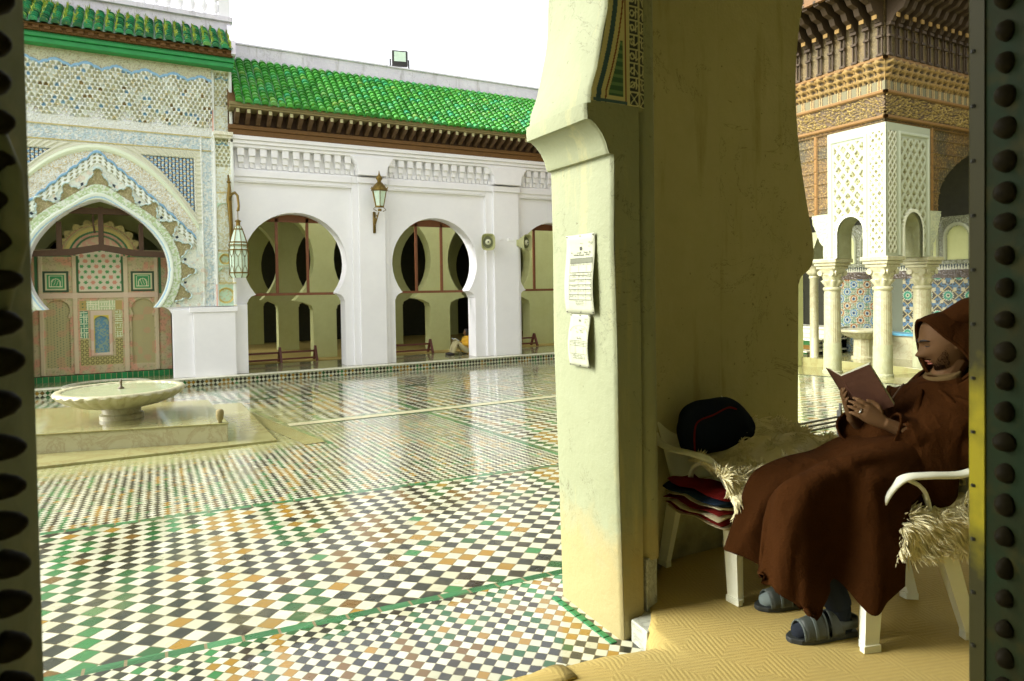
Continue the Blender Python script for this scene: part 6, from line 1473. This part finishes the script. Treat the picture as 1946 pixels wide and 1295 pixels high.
# robe, lower part: curtain of longitudes from the lap over the knees to the hem
V3 = lambda f, z, s: Vector((f, s, z))
C_ = [
 [(-.20, .60, .24), (-.05, .62, .275), (.05, .58, .29), (.07, .50, .295), (.09, .40, .31), (.095, .33, .305), (.095, .255, .30)],
 [(-.18, .66, .25), (.02, .67, .28), (.16, .63, .29), (.175, .54, .295), (.17, .42, .30), (.17, .30, .30), (.165, .20, .295)],
 [(-.16, .70, .25), (.08, .70, .275), (.219, .67, .285), (.225, .57, .29), (.222, .441, .29), (.228, .296, .292), (.237, .150, .292)],
 [(-.14, .76, .24), (.10, .745, .255), (.25, .70, .25), (.285, .60, .245), (.300, .50, .22), (.315, .381, .205), (.335, .265, .20)],
 [(-.10, .80, .22), (.10, .775, .235), (.30, .73, .235), (.42, .66, .235), (.468, .54, .235), (.470, .34, .235), (.425, .135, .225)],
 [(-.07, .82, .18), (.12, .785, .19), (.34, .725, .18), (.50, .665, .17), (.552, .59, .16), (.562, .42, .155), (.545, .215, .15)],
 [(-.05, .82, .10), (.12, .77, .11), (.30, .70, .10), (.47, .630, .09), (.530, .55, .07), (.565, .40, .07), (.585, .245, .07)],
 [(-.05, .81, .03), (.10, .755, .03), (.26, .675, .02), (.42, .600, .02), (.485, .50, .02), (.500, .38, .02), (.520, .245, .015)],
 [(-.07, .80, -.04), (.08, .750, -.04), (.24, .685, -.03), (.40, .635, -.03), (.500, .56, -.03), (.560, .43, -.03), (.600, .285, -.03)],
 [(-.10, .80, -.10), (.05, .745, -.10), (.22, .685, -.10), (.41, .650, -.10), (.515, .59, -.10), (.590, .44, -.105), (.645, .295, -.11)],
 [(-.14, .78, -.15), (.0, .735, -.17), (.18, .675, -.18), (.36, .635, -.18), (.435, .57, -.185), (.460, .44, -.19), (.480, .31, -.19)],
 [(-.18, .70, -.17), (-.05, .66, -.20), (.12, .60, -.22), (.26, .55, -.22), (.32, .47, -.22), (.34, .38, -.22), (.35, .32, -.22)]]
rows = [[V3(f, z, s) for f, z, s in r] for r in C_]
G = patch(rows, 7, 9)
ni, nj = len(G), len(G[0])
for i in range(ni):
    for j in range(nj):
        t = j/(nj-1); u = i/(ni-1)
        am = .017*min(1, max(0, t-.36)/.4); w1 = (1-2*abs(math.sin(u*21+1.3*math.sin(t*3.2)))**.9+.3*math.sin(u*50+1+t*4))*(.08 if u < .30 else (1 if u < .52 else .4))*min(1, (1-u)*6)
        n_v = (G[min(i+1, ni-1)][j]-G[max(i-1, 0)][j]).cross(G[i][min(j+1, nj-1)]-G[i][max(j-1, 0)])
        if n_v.length > 0: n_v.normalize()
        lapw = .008*math.exp(-((t-.25)/.16)**2)*math.sin(t*30-u*14+1.4*math.sin(u*9))*min(1, (1-u)*5)*min(1, u*5)
        G[i][j] = G[i][j]+n_v*(am*w1+lapw)
g = MB(); g.sheet(G); mpart('robe_skirt', g, M['robe'], smooth=True, solid=.009)
# robe, upper part: torso, sleeves and hood fused
g = MB()
def fring(c, a, b_, z, n=36, amp=.0, ph=0, fr=7): return [(c[0]+a*math.cos(t)*(1+amp*math.sin(fr*t+ph)), c[1]+b_*math.sin(t)*(1+amp*.7*math.sin(fr*t+ph)), z+.0*t) for t in np.linspace(0, 2*math.pi, n, endpoint=False)]
g.loft([fring((-.10, .05), .19, .235, .54), fring((-.10, .05), .20, .245, .66, amp=.04, ph=1), fring((-.13, .05), .185, .245, .76, amp=.05, ph=1.6), fring((-.17, .05), .175, .245, .85, amp=.05, ph=2.2), fring((-.225, .05), .15, .235, .91, amp=.04, ph=2.6), fring((-.26, .055), .12, .205, .955, amp=.02), fring((-.285, .06), .10, .145, .99), fring((-.305, .065), .085, .105, 1.02), fring((-.32, .07), .075, .085, 1.045)])
def sleeve(a, b_, c_, r1, r2, r3, ph, open_=True):
    P = catmull([a, a.lerp(b_, .5)+Vector((-.01, 0, 0)), b_+Vector((-.01, 0, -.015)), b_.lerp(c_, .5), c_], 7); n = 28; R = []; prev = None
    for i, p in enumerate(P):
        t = i/(len(P)-1); r_ = np.interp(t, [0, .25, .5, .75, .95, 1], [r1, r1*.95, r2, (r2+r3)/2, r3, r3*1.03]); tg = (P[min(i+1, len(P)-1)]-P[max(i-1, 0)]).normalized()
        up = Vector((0, 0, 1)) if prev is None else prev; up = (up-tg*up.dot(tg)).normalized(); prev = up; sd_ = tg.cross(up)
        R.append([p+(up*math.cos(q)+sd_*math.sin(q))*r_*(1+.07*math.sin(i*1.15+ph+1.5*math.cos(q))+.05*math.sin(3*q+i*.5+ph))-up*(.028*t if math.cos(q) < 0 else 0) for q in np.linspace(0, 2*math.pi, n, endpoint=False)])
    # turn the cuff inwards
    cc = P[-1]; tg = (P[-1]-P[-2]).normalized(); R.append([cc+(p-cc)*.86-tg*.004 for p in R[-1]]); R.append([cc+(p-cc)*.8-tg*.05 for p in R[-2]])
    g.loft(R)
sleeve(SHL+Vector((0, 0, .0)), ELL, WRL.lerp(ELL, .10)+Vector((0, 0, -.014)), .088, .080, .070, 0.4)
sleeve(SHR+Vector((0, 0, .0)), ELR+Vector((.03, 0, .0)), WRR.lerp(ELR, .04)+Vector((0, 0, -.018)), .092, .09, .070, 2.1)
up_ = mpart('robe_top', g, M['robe'], smooth=True); fuse(up_, .0065, 5, .5)
# folds lying over the chest and lap
g = MB()
for P, r_ in (([(-.12, -.03, .97), (-.06, .04, .90), (-.03, .12, .82), (-.03, .20, .75)], .016), ([(-.17, .10, .99), (-.10, .15, .90), (-.07, .22, .80), (-.10, .27, .72)], .018), ([(-.10, -.10, .95), (-.02, -.07, .84), (.02, .0, .78)], .015), ([(-.19, .17, 1.0), (-.21, .24, .93), (-.24, .30, .84)], .016)):
    Q = catmull(P, 6); g.tube(Q, [r_*(.35+.65*math.sin(math.pi*min(1, max(0, k/(len(Q)-1))))) for k in range(len(Q))], 10)
mpart('robe_folds', g, M['robe'], smooth=True)
g = MB(); g.tube(catmull([(-.155, .015, 1.005), (-.10, .02, .95), (-.055, .03, .88), (-.02, .04, .82)], 6), .0035, 6); mpart('robe_seam', g, M['darkwood'], smooth=True)
# hood
yh = -rad(12); ph_ = rad(14); qx = Vector((math.cos(yh)*math.cos(ph_), math.sin(yh)*math.cos(ph_), -math.sin(ph_))); qy = Vector((-math.sin(yh), math.cos(yh), 0)); qz = qx.cross(qy)
HO = HC+Vector((-.018, .004, .004))
def hp(x, y, z): return HO+(qx*x+qy*y*1.06+qz*z)*1.13
rim = [(.088, 0, .106), (.084, .030, .099), (.074, .055, .070), (.060, .070, .040), (.040, .082, .010), (.020, .090, -.025), (.004, .092, -.065), (.000, .080, -.108), (.028, .052, -.142), (.06, .015, -.16),
       (.075, -.03, -.145), (.084, -.055, -.10), (.082, -.070, -.05), (.078, -.075, .0), (.078, -.064, .055), (.084, -.034, .095)]
rim = catmull([Vector(p) for p in rim]+[Vector(rim[0])], 4)[:-1]
R = []
for s, back in ((0, 0), (.04, .006), (.16, .03), (.38, .075), (.62, .11), (.82, .14), (.94, .16)):
    ring = []
    for p in rim:
        ext = 1+.22*math.sin(math.pi*min(1, s*1.05)*.62)
        tgt = Vector((-.105-.04*(p.z > 0)*1.0, 0, .045)); q_ = Vector((p.x, p.y*ext, p.z*(1+(.26 if p.z > 0 else .10)*math.sin(math.pi*min(1, s*1.6)*.6))))
        k = s**1.6
        q_ = Vector((q_.x*(1-s)+(-.155-.02*s)*s, q_.y*(1-k), q_.z*(1-k)+.055*k)); 
        if p.z < -.05: q_ += Vector((-.03*s, p.y*.35*(s < .8), -.02*s))
        ring.append(hp(*q_))
    R.append(ring)
g = MB(); g.loft(R, cap=False); n_ = len(rim); g.add(R[-1], [tuple(range(n_))])
mpart('hood', g, M['robe'], smooth=True, solid=.010, subsurf=1)
g = MB(); g.tube(rim and [hp(*p) for p in rim]+[hp(*rim[0])], .0075, 8); mpart('hood_hem', g, M['robe'], smooth=True)
# hood tail rising behind and cowl round the neck
g = MB(); g.tube([hp(.0, .01, .075), hp(-.08, .02, .095), hp(-.16, .04, .11), hp(-.25, .05, .12)], [.05, .06, .05, .015], 14); mpart('hood_point', g, M['robe'], smooth=True)
g = MB(); R = []
for r_, z, dx in ((.098, 1.045, -.02), (.115, 1.035, -.015), (.135, 1.01, -.01), (.160, .975, -.005), (.185, .93, -.01)):
    R.append([(-.29+dx+r_*.85*math.cos(t)*(1+.03*math.sin(5*t)), .07+r_*1.12*math.sin(t), z+.012*math.sin(3*t+1)-(.035 if math.cos(t) > 0 else -.02)*abs(math.cos(t))) for t in np.linspace(0, 2*math.pi, 32, endpoint=False)])
g.loft(R, cap=False); mpart('cowl', g, M['robe'], smooth=True, solid=.012, subsurf=1)

# the book he holds
bk_ = empty('book', PO, RZ, label='open red brown hardback book held in the hooded man\'s hands', cat='book')
s0, s1 = Vector((.160, .02, 1.050)), Vector((.048, .03, .872)); ou = Vector((-.062, .095, .060)); ih = Vector((-.012, -.118, .024))
def slabq(name, a, b_, w, th, off, mat, inset=0):
    g = MB(); sp_ = (b_-a); e1 = sp_.normalized(); w_ = w*(1-inset*.6); nn = sp_.cross(w).normalized(); A = a+e1*inset*.06+nn*off; B = b_-e1*inset*.06+nn*off
    g.add([A, B, B+w_, A+w_, A+nn*th, B+nn*th, B+w_+nn*th, A+w_+nn*th], [(3,2,1,0),(4,5,6,7),(0,1,5,4),(1,2,6,5),(2,3,7,6),(3,0,4,7)]); return g.build(name, mat, bk_, bevel=.001)
sg = 1 if (s1-s0).cross(ou).dot(Vector((-1, 0, 0))) > 0 else -1; sg2 = 1 if (s1-s0).cross(ih).dot(Vector((-1, 0, 0))) > 0 else -1
slabq('cover', s0, s1, ou, .003*sg, 0, M['cover']); slabq('page_block', s0, s1, ou, .020*sg, .0032*sg, M['pagesgrey'], .01)
slabq('cover', s0, s1, ih, .003*sg2, 0, M['cover']); slabq('page_block', s0, s1, ih, .008*sg2, .0032*sg2, M['pages'], .08)

# ------------------------------------------------------------------ reader by the far pillar
rd = Vector((8.30, 18.40, -.445)); RS = .82
def rp3(x, y, z): return Vector((-x, -y, z))*RS      # x = towards his feet (to -X), y = towards the court
g = MB()
TH = lambda x, y, z: rp3(.02+x, y, .80+z)
head_mesh(g, TH, .95)
g.tube([rp3(0, 0, .72), rp3(-.02, 0, .60)], .055, 10); g.tube([rp3(-.03, 0, .62), rp3(-.04, 0, .35), rp3(0, 0, .12)], [.13, .13, .14], 14)
for s in (-1, 1):
    g.tube([rp3(0, s*.10, .11), rp3(.25, s*.11, .30), rp3(.42, s*.11, .46)], [.085, .07, .06], 12); g.tube([rp3(.42, s*.11, .46), rp3(.52, s*.11, .26), rp3(.60, s*.11, .07)], [.058, .052, .036], 12); g.tube([rp3(.57, s*.11, .04), rp3(.68, s*.11, .035), rp3(.78, s*.11, .025)], [.036, .036, .022], 10)
    g.tube([rp3(-.03, s*.19, .60), rp3(.03, s*.23, .38), rp3(.26, s*.12, .42)], [.06, .055, .032], 12)
    P0 = rp3(.26, s*.12, .42)
    for q in range(4): g.tube([P0+rp3(.02, 0, -.0+.012*q), P0+rp3(.07, -s*.01, .012*q+.02), P0+rp3(.10, -s*.02, .012*q+.045)], [.011, .009, .006], 6)
    g.tube([P0, P0+rp3(.03, -s*.03, .03), P0+rp3(.055, -s*.035, .05)], [.012, .010, .007], 6)
r2 = g.build('person', M['skin'], smooth=True); r2.location = rd; fuse(r2, .011, 1, .3); tag(r2, 'person in a mustard jacket sitting on the floor against the far white pillar, reading', 'person')
M['mustard'] = cloth('mustard_jacket', (.50, .27, .025), (.66, .40, .05), .1, 30, .2, 8); M['khaki'] = cloth('khaki_trousers', (.36, .32, .16), (.46, .42, .24), .1, 30, .2, 8); M['shoe'] = simple('dark_shoe', (.02, .015, .012), .6)
g = MB(); g.tube([rp3(-.03, 0, .68), rp3(-.04, 0, .58), rp3(-.05, 0, .35), rp3(-.01, 0, .10), rp3(.02, 0, .03)], [.08, .155, .165, .17, .15], 16)
for s in (-1, 1): g.tube([rp3(-.03, s*.17, .60), rp3(.0, s*.22, .48), rp3(.04, s*.23, .37), rp3(.14, s*.17, .385), rp3(.24, s*.13, .41)], [.08, .078, .07, .06, .05], 12)
j = g.build('jacket', M['mustard'], r2, smooth=True); fuse(j, .012, 2)
g = MB()
for s in (-1, 1): g.tube([rp3(-.02, s*.10, .12), rp3(.25, s*.11, .31), rp3(.43, s*.11, .47), rp3(.53, s*.11, .26), rp3(.60, s*.11, .07)], [.105, .085, .075, .068, .055], 12)
j = g.build('trousers', M['khaki'], r2, smooth=True); fuse(j, .011, 2)
for s in (-1, 1): g = MB(); g.tube([rp3(.55, s*.11, .045), rp3(.66, s*.11, .045), rp3(.80, s*.11, .03)], [.045, .045, .028], 10); g.build('shoe', M['shoe'], r2, smooth=True)
g = MB(); R = []
for r_, z in ((.03, .135), (.08, .115), (.105, .06), (.108, .0), (.10, -.06), (.085, -.10)): R.append([TH(-.018+r_*math.cos(t)*(1.0 if math.cos(t) < .2 else .55+.45*(z > .07)), r_*.86*math.sin(t), z) for t in np.linspace(0, 2*math.pi, 20, endpoint=False)])
g.loft(R); g.build('hair', M['hair'], r2, smooth=True)
ob = empty('book', rd, 0, label='open pale paged book resting on the far reader\'s raised knees', cat='book')
g = MB(); a = rp3(.36, 0, .46); w = rp3(.16, 0, .10); 
for s in (-1, 1): g.add([a, a+w, a+w+rp3(0, s*.17, .04), a+rp3(0, s*.17, .04), a+rp3(0, 0, .015), a+w+rp3(0, 0, .015), a+w+rp3(0, s*.17, .055), a+rp3(0, s*.17, .055)], [(3,2,1,0),(4,5,6,7),(0,1,5,4),(1,2,6,5),(2,3,7,6),(3,0,4,7)])
M['openpages'] = simple('bright_pages', (.72, .80, .84), .7, var=.08); g.build('pages', M['openpages'], ob)
g = MB(); 
for s in (-1, 1): g.add([a+rp3(0, 0, -.012), a+w*1.03+rp3(0, 0, -.012), a+w*1.03+rp3(0, s*.175, .030), a+rp3(0, s*.175, .030), a+rp3(0, 0, -.002), a+w*1.03+rp3(0, 0, -.002), a+w*1.03+rp3(0, s*.175, .038), a+rp3(0, s*.175, .038)], [(3,2,1,0),(4,5,6,7),(0,1,5,4),(1,2,6,5),(2,3,7,6),(3,0,4,7)])
g.build('cover', M['khaki'], ob)
